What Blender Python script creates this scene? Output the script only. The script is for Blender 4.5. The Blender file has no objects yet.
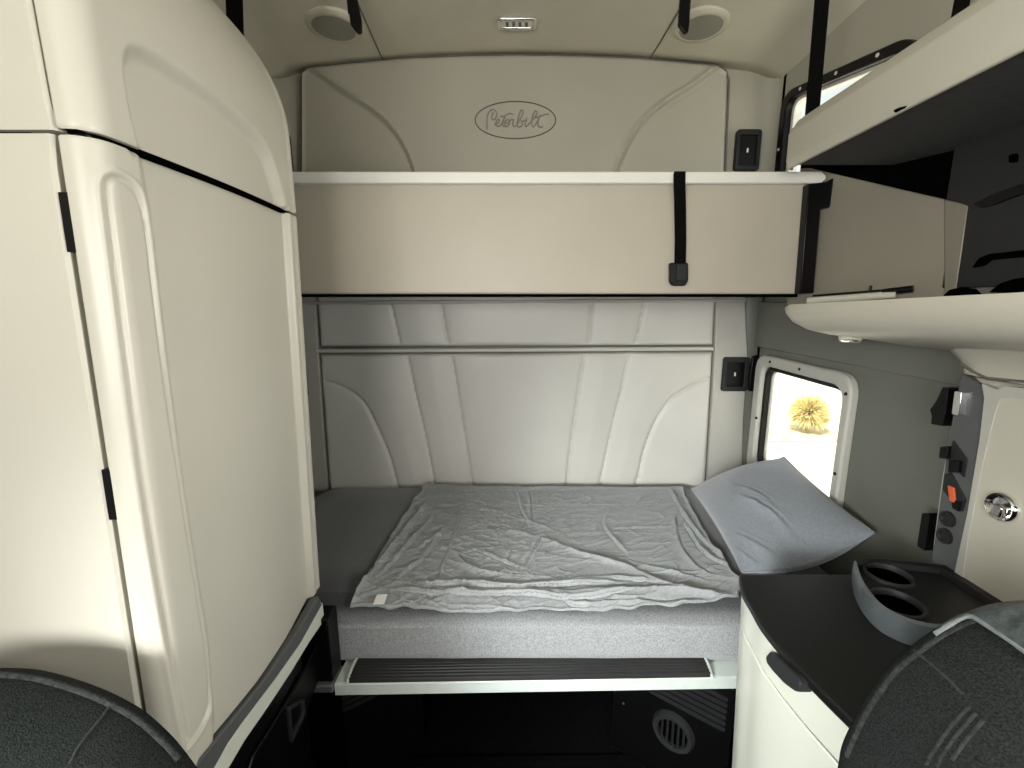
import bpy, bmesh, math, random
import numpy as np
from mathutils import Vector, Matrix

random.seed(7)
rng = np.random.default_rng(11)
C = bpy.context.scene.collection
E = 1.55                       # eye height above the sleeper floor; geometry below is written relative to the eye

# ------------------------------------------------------------------ camera model
F, CX, CY = 440.0, 527.0, 384.0
PITCH = math.radians(10.6)
cp, sp = math.cos(PITCH), math.sin(PITCH)

def at(px, py, X=None, Y=None, Z=None):
    a, b = (px - CX) / F, (CY - py) / F
    d = (a, cp + b * sp, -sp + b * cp)
    if X is not None: t = X / d[0]
    elif Y is not None: t = Y / d[1]
    else: t = Z / d[2]
    return (d[0] * t, d[1] * t, d[2] * t)

def yz(l, X): return [at(a, b, X=X)[1:] for a, b in l]
def xz(l, Y): return [at(a, b, Y=Y)[0::2] for a, b in l]
def xy(l, Z): return [at(a, b, Z=Z)[:2] for a, b in l]

# ------------------------------------------------------------------ materials
def mat(name, col, rough=0.5, metal=0.0, spec=0.5, noise=0.0, nscale=40, bump=0.0, bscale=300, sheen=0.0, coat=0.0, stretch=None, emit=0.0):
    m = bpy.data.materials.new(name); m.use_nodes = True
    nt = m.node_tree; b = nt.nodes['Principled BSDF']
    b.inputs['Base Color'].default_value = (*col, 1)
    b.inputs['Roughness'].default_value = rough
    b.inputs['Metallic'].default_value = metal
    b.inputs['Specular IOR Level'].default_value = spec
    b.inputs['Sheen Weight'].default_value = sheen
    b.inputs['Coat Weight'].default_value = coat
    if emit:
        b.inputs['Emission Color'].default_value = (*col, 1); b.inputs['Emission Strength'].default_value = emit
    tc = nt.nodes.new('ShaderNodeTexCoord'); src = tc.outputs['Object']
    if stretch:
        mp = nt.nodes.new('ShaderNodeMapping'); mp.inputs['Scale'].default_value = stretch
        nt.links.new(src, mp.inputs['Vector']); src = mp.outputs['Vector']
    if noise:
        n = nt.nodes.new('ShaderNodeTexNoise'); n.inputs['Scale'].default_value = nscale; n.inputs['Detail'].default_value = 6
        nt.links.new(src, n.inputs['Vector'])
        r = nt.nodes.new('ShaderNodeValToRGB')
        r.color_ramp.elements[0].position = 0.3; r.color_ramp.elements[1].position = 0.7
        r.color_ramp.elements[0].color = (*[c * (1 - noise) for c in col], 1)
        r.color_ramp.elements[1].color = (*[min(1, c * (1 + noise)) for c in col], 1)
        nt.links.new(n.outputs['Fac'], r.inputs['Fac']); nt.links.new(r.outputs['Color'], b.inputs['Base Color'])
    if bump:
        n2 = nt.nodes.new('ShaderNodeTexNoise'); n2.inputs['Scale'].default_value = bscale; n2.inputs['Detail'].default_value = 3
        nt.links.new(src, n2.inputs['Vector'])
        bp = nt.nodes.new('ShaderNodeBump'); bp.inputs['Strength'].default_value = bump; bp.inputs['Distance'].default_value = 0.002
        nt.links.new(n2.outputs['Fac'], bp.inputs['Height']); nt.links.new(bp.outputs['Normal'], b.inputs['Normal'])
    return m

M = {}
M['cream'] = mat('cream_plastic', (.60, .578, .505), .36, noise=.02, nscale=3, bump=.08, bscale=500)
M['cream_d'] = mat('cream_shelf', (.58, .56, .48), .42, noise=.02, nscale=3, bump=.08, bscale=500)
M['counter'] = mat('white_laminate', (.74, .76, .68), .35, noise=.015, nscale=4, bump=.05, bscale=400)
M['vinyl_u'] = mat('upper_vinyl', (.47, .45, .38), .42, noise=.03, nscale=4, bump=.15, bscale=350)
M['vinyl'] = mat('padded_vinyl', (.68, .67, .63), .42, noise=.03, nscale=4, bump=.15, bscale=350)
M['head'] = mat('headliner', (.70, .67, .56), .7, noise=.03, nscale=6, bump=.15, bscale=600)
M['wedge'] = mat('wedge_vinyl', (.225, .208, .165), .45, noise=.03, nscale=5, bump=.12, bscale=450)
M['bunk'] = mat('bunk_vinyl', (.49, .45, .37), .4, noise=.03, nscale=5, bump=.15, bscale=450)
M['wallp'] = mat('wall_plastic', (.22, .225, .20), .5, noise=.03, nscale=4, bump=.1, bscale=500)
M['seam'] = mat('seam_grey', (.16, .15, .13), .7, noise=.1)
M['trimlt'] = mat('pale_trim', (.50, .49, .45), .4, noise=.02)
M['black'] = mat('black_plastic', (.003, .003, .0034), .35, spec=.22, noise=.1, bump=.1)
M['blackm'] = mat('black_matte', (.0015, .0015, .0015), .95, spec=.0, noise=.1)
M['dgrey'] = mat('dark_grey_plastic', (.022, .023, .0245), .5, spec=.25, noise=.06, bump=.15)
M['mgrey'] = mat('slate_grey_plastic', (.10, .106, .108), .42, noise=.04, bump=.15)
M['grey'] = mat('grey_plastic', (.10, .115, .125), .35, noise=.04, bump=.1)
M['web'] = mat('black_webbing', (.0035, .0035, .0035), .85, spec=.08, noise=.2, nscale=300, bump=.5, bscale=700)
M['alu'] = mat('brushed_aluminium', (.86, .85, .80), .28, metal=.1, noise=.05, nscale=60, stretch=(1, 30, 30), bump=.05)
M['white'] = mat('white_painted_metal', (.62, .68, .65), .35, noise=.03, bump=.03)
M['rib'] = mat('ribbed_rubber', (.022, .022, .023), .38, noise=.1, nscale=30, bump=.1)
M['chrome'] = mat('chrome', (.85, .85, .85), .08, metal=1.0, noise=.02)
M['sheet'] = mat('charcoal_fitted_sheet', (.075, .078, .083), .85, spec=.2, noise=.30, nscale=230, bump=.5, bscale=420, sheen=.5)
M['lit_sheet'] = mat('front_lit_sheet', (.40, .41, .41), .9, spec=.1, noise=.22, nscale=330, bump=.4, bscale=420, sheen=.4)  # same sheet as the cover; light on its front put into the colour
M['blanket'] = mat('grey_jersey_sheet', (.33, .348, .362), .8, spec=.12, noise=.12, nscale=150, bump=.25, bscale=500, sheen=.3)
M['pillow'] = mat('charcoal_pillowcase', (.24, .262, .295), .8, spec=.2, noise=.10, nscale=150, bump=.25, bscale=500, sheen=.4)
M['seat'] = mat('dark_seat_cloth', (.019, .0215, .021), .95, spec=.05, noise=.5, nscale=420, bump=.9, bscale=500)
M['seat_welt'] = mat('seat_welt_cloth', (.035, .038, .038), .95, spec=.05, noise=.4, nscale=200, bump=.7, bscale=400)
M['flap'] = mat('grey_cloth', (.055, .066, .068), .9, spec=.1, noise=.35, nscale=110, bump=.6, bscale=400, sheen=.15)
M['flaphem'] = mat('grey_hem', (.16, .18, .185), .9, spec=.1, noise=.2, nscale=200, bump=.4)
M['lens'] = mat('clear_lens', (.85, .85, .82), .1, noise=.02, coat=.6)
M['label'] = mat('white_label', (.8, .8, .8), .7, noise=.03)
M['orange'] = mat('orange_plastic', (.75, .13, .05), .4, noise=.05)
M['emboss'] = mat('emblem_emboss', (.33, .31, .265), .5, noise=.03)
M['embline'] = mat('emblem_outline', (.10, .095, .08), .6, noise=.05)
M['concrete'] = mat('pale_concrete', (.62, .58, .48), .9, noise=.12, nscale=1.5, bump=.3, bscale=8)
M['gravel'] = mat('tan_gravel', (.55, .47, .30), .95, noise=.4, nscale=7, bump=.6, bscale=20)
M['plaster'] = mat('white_plaster', (.85, .84, .80), .9, noise=.04, nscale=2, bump=.2, bscale=30)
M['bush'] = mat('dry_grass_blades', (.66, .55, .25), .8, noise=.35, nscale=5)
M['carpet'] = mat('dark_floor_mat', (.006, .0062, .0065), .95, spec=.0, noise=.3, nscale=120, bump=.6, bscale=300)

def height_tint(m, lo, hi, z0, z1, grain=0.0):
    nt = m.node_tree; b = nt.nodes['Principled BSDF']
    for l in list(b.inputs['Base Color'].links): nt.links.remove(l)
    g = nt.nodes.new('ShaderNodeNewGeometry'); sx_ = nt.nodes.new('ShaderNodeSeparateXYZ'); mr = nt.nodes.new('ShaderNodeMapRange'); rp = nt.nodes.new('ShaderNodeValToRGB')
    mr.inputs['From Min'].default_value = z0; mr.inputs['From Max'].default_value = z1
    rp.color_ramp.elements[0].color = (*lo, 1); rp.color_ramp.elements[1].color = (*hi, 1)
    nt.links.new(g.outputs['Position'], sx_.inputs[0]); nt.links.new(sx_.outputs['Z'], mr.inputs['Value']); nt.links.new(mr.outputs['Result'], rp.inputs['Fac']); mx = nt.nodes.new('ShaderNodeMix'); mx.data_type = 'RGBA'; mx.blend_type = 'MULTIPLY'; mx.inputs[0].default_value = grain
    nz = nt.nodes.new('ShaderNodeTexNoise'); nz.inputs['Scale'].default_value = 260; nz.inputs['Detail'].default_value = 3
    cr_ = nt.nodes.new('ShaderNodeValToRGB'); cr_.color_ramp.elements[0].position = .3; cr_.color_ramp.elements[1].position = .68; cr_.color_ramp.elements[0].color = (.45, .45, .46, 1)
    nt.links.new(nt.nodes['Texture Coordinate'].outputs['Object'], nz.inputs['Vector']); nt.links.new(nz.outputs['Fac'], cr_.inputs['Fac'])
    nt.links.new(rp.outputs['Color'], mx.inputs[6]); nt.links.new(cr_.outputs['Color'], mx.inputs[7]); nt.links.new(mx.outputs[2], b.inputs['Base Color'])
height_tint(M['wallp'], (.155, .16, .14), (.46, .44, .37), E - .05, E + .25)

height_tint(M['lit_sheet'], (.40, .415, .43), (.085, .088, .093), E - .91, E - .864, .8)  # painted light fades upwards into the dark sheet colour
def glass_mat():
    m = bpy.data.materials.new('window_glass'); m.use_nodes = True
    nt = m.node_tree; nt.nodes.clear()
    o = nt.nodes.new('ShaderNodeOutputMaterial'); mx = nt.nodes.new('ShaderNodeMixShader')
    t = nt.nodes.new('ShaderNodeBsdfTransparent'); g = nt.nodes.new('ShaderNodeBsdfGlossy')
    t.inputs['Color'].default_value = (.95, .97, .95, 1); g.inputs['Roughness'].default_value = .02
    mx.inputs['Fac'].default_value = .06
    nt.links.new(t.outputs[0], mx.inputs[1]); nt.links.new(g.outputs[0], mx.inputs[2]); nt.links.new(mx.outputs[0], o.inputs[0])
    return m
M['glass'] = glass_mat()

# ------------------------------------------------------------------ object helpers
def tag(o, label=None, cat=None, group=None, kind=None):
    if label: o['label'] = label
    if cat: o['category'] = cat
    if group: o['group'] = group
    if kind: o['kind'] = kind
    return o

def thing(name, loc, label, cat, group=None):
    o = bpy.data.objects.new(name, None); C.objects.link(o)
    o.empty_display_size = .05
    o.location = (loc[0], loc[1], loc[2] + E)
    return tag(o, label, cat, group)

def wloc(o):
    v = Vector(o.location)
    if o.parent: v = v + Vector(o.parent.matrix_parent_inverse.translation) * 0
    return v

def mesh(name, verts, faces, m, parent=None, smooth=40, bevel=0, seg=2, label=None):
    v = np.asarray(verts, float).copy(); v[:, 2] += E
    lo, hi = v.min(0), v.max(0)
    org = np.array([(lo[0] + hi[0]) / 2, (lo[1] + hi[1]) / 2, lo[2]])
    me = bpy.data.meshes.new(name)
    me.from_pydata([tuple(p) for p in (v - org)], [], [tuple(f) for f in faces])
    bm = bmesh.new(); bm.from_mesh(me); bmesh.ops.recalc_face_normals(bm, faces=bm.faces); bm.to_mesh(me); bm.free()
    if smooth:
        me.shade_smooth(); me.set_sharp_from_angle(angle=math.radians(smooth))
    me.materials.append(m)
    o = bpy.data.objects.new(name, me); C.objects.link(o)
    o.location = org
    if parent:
        o.parent = parent
        o.matrix_parent_inverse = Matrix.Translation(-Vector(parent['_w'] if '_w' in parent else parent.location))
        # nested parts: parent's own world position
    o['_w'] = [float(x) for x in org]
    if bevel:
        b = o.modifiers.new('bevel', 'BEVEL'); b.width = bevel; b.segments = seg; b.limit_method = 'ANGLE'; b.angle_limit = math.radians(35)
    if label: o['label'] = label
    return o

def box(name, x0, x1, y0, y1, z0, z1, m, parent=None, bevel=.003, seg=2, **k):
    v = [(x, y, z) for x in (x0, x1) for y in (y0, y1) for z in (z0, z1)]
    f = [(0, 1, 3, 2), (4, 6, 7, 5), (0, 4, 5, 1), (2, 3, 7, 6), (0, 2, 6, 4), (1, 5, 7, 3)]
    return mesh(name, v, f, m, parent, bevel=bevel, seg=seg, **k)

def p3(axis, p, v):
    return {'X': (v, p[0], p[1]), 'Y': (p[0], v, p[1]), 'Z': (p[0], p[1], v)}[axis]

def prism(name, pts, axis, v0, v1, m, parent=None, bevel=.002, seg=2, **k):
    n = len(pts)
    v = [p3(axis, p, v0) for p in pts] + [p3(axis, p, v1) for p in pts]
    f = [tuple(range(n)), tuple(range(n, 2 * n))] + [(i, (i + 1) % n, n + (i + 1) % n, n + i) for i in range(n)]
    return mesh(name, v, f, m, parent, bevel=bevel, seg=seg, **k)

def ring(name, outer, inner, axis, v0, v1, m, parent=None, bevel=.003, **k):
    n = len(outer)
    v = [p3(axis, p, v0) for p in outer] + [p3(axis, p, v0) for p in inner] + [p3(axis, p, v1) for p in outer] + [p3(axis, p, v1) for p in inner]
    f = []
    for i in range(n):
        j = (i + 1) % n
        f += [(i, j, n + j, n + i), (2 * n + i, 2 * n + j, 3 * n + j, 3 * n + i), (i, j, 2 * n + j, 2 * n + i), (n + i, n + j, 3 * n + j, 3 * n + i)]
    return mesh(name, v, f, m, parent, bevel=bevel, **k)

def roundpoly(pts, r, n=6):
    out = []; N = len(pts)
    for i in range(N):
        p0, p1, p2 = (np.array(pts[(i + d) % N], float) for d in (-1, 0, 1))
        a = p0 - p1; b = p2 - p1
        la, lb = np.linalg.norm(a), np.linalg.norm(b)
        t = min(r, la * .48, lb * .48)
        A = p1 + a / la * t; B = p1 + b / lb * t
        for k in range(n + 1):
            s = k / n
            out.append(tuple((1 - s) ** 2 * A + 2 * s * (1 - s) * p1 + s * s * B))
    return out

def rect(a0, a1, b0, b1, r=.01, n=6): return roundpoly([(a0, b0), (a1, b0), (a1, b1), (a0, b1)], r, n)

def loft(name, layers, m, parent=None, cap=True, closed=True, **k):
    n = len(layers[0]); v = [p for l in layers for p in l]; f = []
    for a in range(len(layers) - 1):
        for i in range(n if closed else n - 1):
            j = (i + 1) % n
            f.append((a * n + i, a * n + j, (a + 1) * n + j, (a + 1) * n + i))
    if cap: f += [tuple(range(n)), tuple(range((len(layers) - 1) * n, len(layers) * n))]
    return mesh(name, v, f, m, parent, **k)

def tube(name, pts, r, m, parent=None, n=8, rz=None, **k):
    """round (or flat: rz = second radius) section swept along pts"""
    P = [Vector(p) for p in pts]; L = []
    up = None
    for i, p in enumerate(P):
        t = (P[min(i + 1, len(P) - 1)] - P[max(i - 1, 0)]).normalized()
        if up is None: up = Vector((0, 0, 1)) if abs(t.z) < .9 else Vector((0, 1, 0))
        s = t.cross(up).normalized(); u = s.cross(t).normalized(); up = u
        L.append([tuple(p + s * (r * math.cos(2 * math.pi * q / n)) + u * ((rz or r) * math.sin(2 * math.pi * q / n))) for q in range(n)])
    return loft(name, L, m, parent, smooth=60, **k)

def ribbon(name, pts, w, t, m, parent=None, side=(1, 0, 0), **k):
    S = Vector(side).normalized(); L = []
    P = [Vector(p) for p in pts]
    for i, p in enumerate(P):
        d = (P[min(i + 1, len(P) - 1)] - P[max(i - 1, 0)]).normalized()
        nrm = S.cross(d).normalized()
        L.append([tuple(p + S * (w / 2 * a) + nrm * (t / 2 * b)) for a, b in ((-1, -1), (1, -1), (1, 1), (-1, 1))])
    return loft(name, L, m, parent, smooth=30, **k)

def lathe(name, prof, centre, axis, m, parent=None, n=40, **k):
    """prof: list of (radius, distance along axis)"""
    ax = Vector(axis).normalized(); a = ax.orthogonal().normalized(); b = ax.cross(a)
    c = Vector(centre); L = []
    for r, h in prof:
        L.append([tuple(c + ax * h + (a * math.cos(2 * math.pi * i / n) + b * math.sin(2 * math.pi * i / n)) * max(r, 1e-4)) for i in range(n)])
    return loft(name, L, m, parent, **k)

def grid(name, X, Y, Z, m, parent=None, **k):
    nu, nw = X.shape
    v = np.stack([X, Y, Z], -1).reshape(-1, 3)
    f = [(i * nw + j, (i + 1) * nw + j, (i + 1) * nw + j + 1, i * nw + j + 1) for i in range(nu - 1) for j in range(nw - 1)]
    return mesh(name, v, f, m, parent, **k)

def seg_dist(A, B, poly):
    """distance of points (A,B) to a polyline and the signed side of the nearest segment"""
    best = np.full(A.shape, 1e9); side = np.zeros(A.shape)
    for (a0, b0), (a1, b1) in zip(poly[:-1], poly[1:]):
        da, db = a1 - a0, b1 - b0; L = da * da + db * db + 1e-12
        t = np.clip(((A - a0) * da + (B - b0) * db) / L, 0, 1)
        d = np.hypot(A - a0 - t * da, B - b0 - t * db)
        s = np.sign((A - a0) * db - (B - b0) * da)
        k = d < best; best = np.where(k, d, best); side = np.where(k, s, side)
    return best, side

def smooth_line(pts, n=8):
    """Catmull-Rom through pts"""
    P = [np.array(p, float) for p in pts]; P = [2 * P[0] - P[1]] + P + [2 * P[-1] - P[-2]]; out = []
    for i in range(1, len(P) - 2):
        for q in range(n):
            t = q / n
            out.append(tuple(.5 * (2 * P[i] + (P[i + 1] - P[i - 1]) * t + (2 * P[i - 1] - 5 * P[i] + 4 * P[i + 1] - P[i + 2]) * t * t + (3 * P[i] - P[i - 1] - 3 * P[i + 1] + P[i + 2]) * t ** 3)))
    out.append(tuple(P[-2])); return out

def sstep(x): x = np.clip(x, 0, 1); return x * x * (3 - 2 * x)

def vnoise(A, B, fa, fb, seed):
    r = np.random.default_rng(seed); G = r.random((64, 64))
    a = np.abs(A * fa + 13.7); b = np.abs(B * fb + 7.3)
    i, j = a.astype(int), b.astype(int); u, v = sstep(a - i), sstep(b - j)
    g = lambda x, y: G[x % 64, y % 64]
    return (g(i, j) * (1 - u) + g(i + 1, j) * u) * (1 - v) + (g(i, j + 1) * (1 - u) + g(i + 1, j + 1) * u) * v

def boolean(o, cutters):
    for c in cutters:
        md = o.modifiers.new('cut', 'BOOLEAN'); md.operation = 'DIFFERENCE'; md.object = c; md.solver = 'EXACT'
    dg = bpy.context.evaluated_depsgraph_get(); dg.update()
    me = bpy.data.meshes.new_from_object(o.evaluated_get(dg))
    o.modifiers.clear(); old = o.data; o.data = me; bpy.data.meshes.remove(old)
    for c in cutters: bpy.data.objects.remove(c, do_unlink=True)
    o.data.shade_smooth(); o.data.set_sharp_from_angle(angle=math.radians(35))
    return o

# ------------------------------------------------------------------ main planes (eye-relative)
YB, XR, XL, FL = 2.0, 1.03, -1.03, -E
YF = -1.7                                  # the cab end, open towards the windscreen

# ------------------------------------------------------------------ setting
fl = box('floor', XL - .05, XR + .05, YF, YB + .05, FL - .04, FL, M['carpet'], bevel=0); tag(fl, kind='structure')
wb = box('wall_back', XL - .05, XR + .05, YB + .02, YB + .07, FL, 1.0, M['wallp'], bevel=0); tag(wb, kind='structure')
wl = box('wall_left', XL - .05, XL, YF, YB + .05, FL, 1.0, M['wallp'], bevel=0); tag(wl, kind='structure')
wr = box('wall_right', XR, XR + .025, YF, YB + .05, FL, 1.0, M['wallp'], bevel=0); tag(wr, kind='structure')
WIN = (1.375, 1.852, -.70, -.272)
UPW = [(1.892, .78), (1.311, .664), (1.311, .426), (1.892, .426)]
c1 = prism('cut', rect(*WIN, r=.05), 'X', XR - .2, XR + .2, M['black'], bevel=0)
c2 = prism('cut', roundpoly(UPW, .05), 'X', XR - .2, XR + .2, M['black'], bevel=0)
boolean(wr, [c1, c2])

wf = box('wall_front', XL - .05, XR + .05, YF - .05, YF, FL, 1.05, M['dgrey'], bevel=0); tag(wf, kind='structure')
boolean(wf, [prism('cut', rect(-.95, .95, -.42, .36, r=.12), 'Y', YF - .3, YF + .3, M['black'], bevel=0)])

# ceiling: gently crowned headliner that coves down to the side walls
U, W = np.meshgrid(np.linspace(-1.06, 1.06, 81), np.linspace(YF, YB + .04, 41), indexing='ij')
def ceil_z(x, y): return .985 - .05 * (np.abs(x) / .9) ** 2 - .035 * np.clip((np.abs(x) - .9) / .14, 0, 1.1) ** 2 + .03 * np.clip((1.9 - y), 0, 1)
ce = grid('ceiling', U, W, ceil_z(U, W), M['head']); tag(ce, kind='structure')
md = ce.modifiers.new('thick', 'SOLIDIFY'); md.thickness = .02; md.offset = 1
for i, (a, b) in enumerate((((383, 57), (358, 0)), ((650, 57), (683, 0)))):
    p = at(*a, Z=.976); q = at(*b, Z=.985)
    pts = []
    for s in np.linspace(-.02, 2.2, 14):
        x = p[0] + (q[0] - p[0]) * s; y = p[1] + (q[1] - p[1]) * s
        pts.append((x, y, float(ceil_z(x, y)) - .0005))
    t = tube('trim_%d' % (i + 1), pts, .003, M['seam'], n=6); tag(t, kind='structure')

# rounded corner posts between back wall and side walls
def arcpts(cx, cy, r, a0, a1, n=10): return [(cx + r * math.cos(math.radians(a0 + (a1 - a0) * i / n)), cy + r * math.sin(math.radians(a0 + (a1 - a0) * i / n))) for i in range(n + 1)]
for i, (sx, nm) in enumerate(((1, 'trim_3'), (-1, 'trim_4'))):
    pts = [(sx * XR, YB - .06)] + [(sx * (XR - .06 + .06 * math.cos(a)), YB - .04 + .06 * math.sin(a)) for a in np.linspace(0, math.pi / 2, 9)] + [(sx * (XR - .06), YB + .02), (sx * XR, YB + .02)]
    t = prism(nm, pts, 'Z', FL + .5, .93, M['wallp'], bevel=0); tag(t, kind='structure')

# wall crease above the lower window
cr = box('trim_5', XR - .008, XR, .9, YB - .02, -.197, .0, M['wallp'], bevel=.004); tag(cr, kind='structure')

# ------------------------------------------------------------------ padded panels on the back wall
def padpanel(name, TLp, TRp, BLp, BRp, Yp, nu, nw, hfun, m, parent, top=None, edge=.018, puff=.012, depth=.03):
    TL, TR, BL, BR = (np.array(at(*p, Y=Yp))[[0, 2]] for p in (TLp, TRp, BLp, BRp))
    u, w = np.meshgrid(np.linspace(0, 1, nu), np.linspace(0, 1, nw), indexing='ij')
    Tx = TL[0] + (TR[0] - TL[0]) * u; Tz = TL[1] + (TR[1] - TL[1]) * u
    if top:
        tp = xz(top, Yp); Tz = np.interp(Tx, [p[0] for p in tp], [p[1] for p in tp])
    Bx = BL[0] + (BR[0] - BL[0]) * u; Bz = BL[1] + (BR[1] - BL[1]) * u
    X = Bx + (Tx - Bx) * w; Z = Bz + (Tz - Bz) * w
    Wd, Hd = abs(TR[0] - TL[0]), abs(TL[1] - BL[1])
    d = np.minimum(np.minimum(u * Wd, (1 - u) * Wd), np.minimum(w * Hd, (1 - w) * Hd))
    k = np.clip(d / edge, 0, 1)
    h = puff * np.sqrt(np.clip(1 - (1 - k) ** 2, 0, 1)) + hfun(X, Z) * sstep(d / .02)
    Yg = Yp - h
    # skirt back to the wall
    def pad(A, val=None):
        B = np.pad(A, 1, mode='edge')
        if val is not None: B[0, :] = B[-1, :] = val; B[:, 0] = B[:, -1] = val
        return B
    return grid(name, pad(X), pad(Yg, Yp + depth), pad(Z), m, parent, smooth=50)

# upper back panel with swept lips
S_UL = smooth_line(xz([(303, 64), (312, 72), (345, 95), (368, 110), (388, 126), (403, 146), (414, 172), (420, 196)], YB))
S_UR = smooth_line(xz([(727, 62), (716, 71), (690, 90), (660, 109), (640, 128), (628, 147), (617, 172), (610, 196)], YB))
def h_upper(X, Z):
    h = np.zeros_like(X)
    for S, sg in ((S_UL, 1), (S_UR, -1)):
        d, s = seg_dist(X, Z, S); sd = d * s * sg           # positive on the outer, lower side
        h += -.012 * sstep((-sd + .004) / .022) if sg == 99 else 0
        inner = sstep(.5 + (-sd) / .016)
        h += .012 * (inner if sg == 1 else inner) - .012 + .012 * np.exp(-((sd + .012) / .008) ** 2) - .004 * np.exp(-((sd - .008) / .006) ** 2)
    return h
up = thing('wall_panel', (-.04, YB, .5), 'cream moulded panel with oval script emblem above the upper bunk', 'wall panel')
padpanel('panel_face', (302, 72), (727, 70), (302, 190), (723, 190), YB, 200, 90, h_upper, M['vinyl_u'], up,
         top=[(301, 82), (303, 75), (310, 69), (400, 60), (460, 57.5), (520, 56.5), (580, 57.5), (640, 60), (715, 67), (724, 72), (728, 80)], edge=.012, puff=.024)
# thin dark gap around it
gp = [(301, 190), (301, 82), (303, 74), (310, 68), (400, 59), (460, 56.5), (520, 55.5), (580, 56.5), (640, 59), (715, 66), (725, 71), (728.5, 80), (724, 190)]
tube('edge_gap', [(x, YB - .004, z) for x, z in xz(gp, YB)], .005, M['seam'], up, n=6)
# the emblem: oval line and raised script
YE = YB - .0245
ov = [at(515.5 + 40.3 * math.cos(a), 120 + 18.6 * math.sin(a), Y=YE) for a in np.linspace(0, 2 * math.pi, 61)]
tube('oval_outline', ov, .0022, M['embline'], up, n=6)
script = [
    [(228, 412), (224, 360), (226, 300), (235, 240), (265, 205), (300, 202), (325, 232), (318, 275), (296, 303), (274, 290), (278, 250), (290, 232)],
    [(300, 355), (322, 345), (345, 325), (348, 302), (330, 300), (316, 330), (326, 368), (362, 365)],
    [(362, 365), (395, 300), (412, 262)], [(398, 300), (388, 350), (395, 374), (412, 366)], [(358, 272), (400, 262), (450, 240), (492, 246)],
    [(410, 350), (440, 335), (446, 308), (426, 302), (408, 335), (416, 372), (445, 364)],
    [(445, 364), (458, 330), (464, 300), (476, 306), (496, 300), (490, 350), (505, 374), (530, 350)],
    [(530, 350), (572, 285), (594, 235), (588, 205), (566, 215), (548, 270), (534, 340), (548, 376), (580, 365), (588, 330), (575, 312)],
    [(580, 325), (610, 312), (628, 302), (616, 350), (626, 374), (650, 352)], [(634, 286), (638, 280)],
    [(650, 352), (700, 290), (734, 240), (730, 214), (708, 222), (690, 270), (682, 340), (696, 376), (722, 350)],
    [(722, 350), (755, 290), (770, 255)], [(758, 290), (748, 350), (765, 378), (798, 374)], [(716, 282), (770, 268), (815, 250), (862, 244)],
]
lv, lf = [], []
for st in script:
    pts = smooth_line([at(465 + a / 10.24, 90 + b / 10.24, Y=YE) for a, b in st], 5)
    Pn = [Vector(p) for p in pts]; n = 6; base = len(lv)
    for i, p in enumerate(Pn):
        t = (Pn[min(i + 1, len(Pn) - 1)] - Pn[max(i - 1, 0)]).normalized(); s = t.cross(Vector((0, 1, 0))).normalized()
        for q in range(n):
            a = 2 * math.pi * q / n
            lv.append(tuple(p + s * (.0030 * math.cos(a)) + Vector((0, 1, 0)) * (.0045 * math.sin(a))))
    for i in range(len(Pn) - 1):
        for q in range(n):
            lf.append((base + i * n + q, base + i * n + (q + 1) % n, base + (i + 1) * n + (q + 1) % n, base + (i + 1) * n + q))
mesh('script_lettering', lv, lf, M['emboss'], up, smooth=60)

# lower upholstery
zz = lambda a, b: (290 + a / 2.133, 280 + b / 2.133)
def seams_fn(lines, dep=.010, wid=.0065, puff=.014, pw=.07):
    SL = [smooth_line(xz([zz(*p) for p in l], YB), 6) if len(l) > 2 else xz([zz(*p) for p in l], YB) for l in lines]
    def f(X, Z):
        dm = np.full(X.shape, 1e9); h = np.zeros_like(X)
        for S in SL:
            d, s = seg_dist(X, Z, S); dm = np.minimum(dm, d)
        return -dep * np.exp(-(dm / wid) ** 2) + puff * (1 - np.exp(-dm / pw)) - puff * .6
    return f
lp = thing('wall_upholstery', (-.05, YB, -.9), 'padded beige panel with stitched seams behind the mattress', 'wall panel')
low_seams = [[(248, 150), (268, 245), (290, 340), (312, 455)], [(343, 150), (358, 240), (371, 325), (392, 455)], [(627, 150), (613, 245), (600, 340), (588, 455)],
             [(722, 150), (707, 230), (688, 310), (656, 455)], [(60, 214), (90, 220), (122, 233), (158, 262), (188, 318), (213, 378), (232, 450)],
             [(900, 205), (868, 219), (838, 235), (808, 257), (780, 300), (757, 358), (735, 450)]]
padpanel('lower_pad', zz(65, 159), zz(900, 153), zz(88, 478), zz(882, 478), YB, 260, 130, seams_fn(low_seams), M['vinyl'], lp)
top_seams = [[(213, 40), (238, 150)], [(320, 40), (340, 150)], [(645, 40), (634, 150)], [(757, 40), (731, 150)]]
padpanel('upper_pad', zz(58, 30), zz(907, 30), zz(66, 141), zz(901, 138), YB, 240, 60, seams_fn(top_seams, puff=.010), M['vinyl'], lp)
tube('piping', [at(*zz(58, 151), Y=YB - .014), at(*zz(480, 149), Y=YB - .014), at(*zz(902, 146), Y=YB - .014)], .009, M['vinyl'], lp, n=10)
tube('piping', [at(*zz(63, 157), Y=YB - .010), at(*zz(480, 155), Y=YB - .010), at(*zz(900, 151), Y=YB - .010)], .004, M['seam'], lp, n=6, label='dark seam line below the pale piping')
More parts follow.
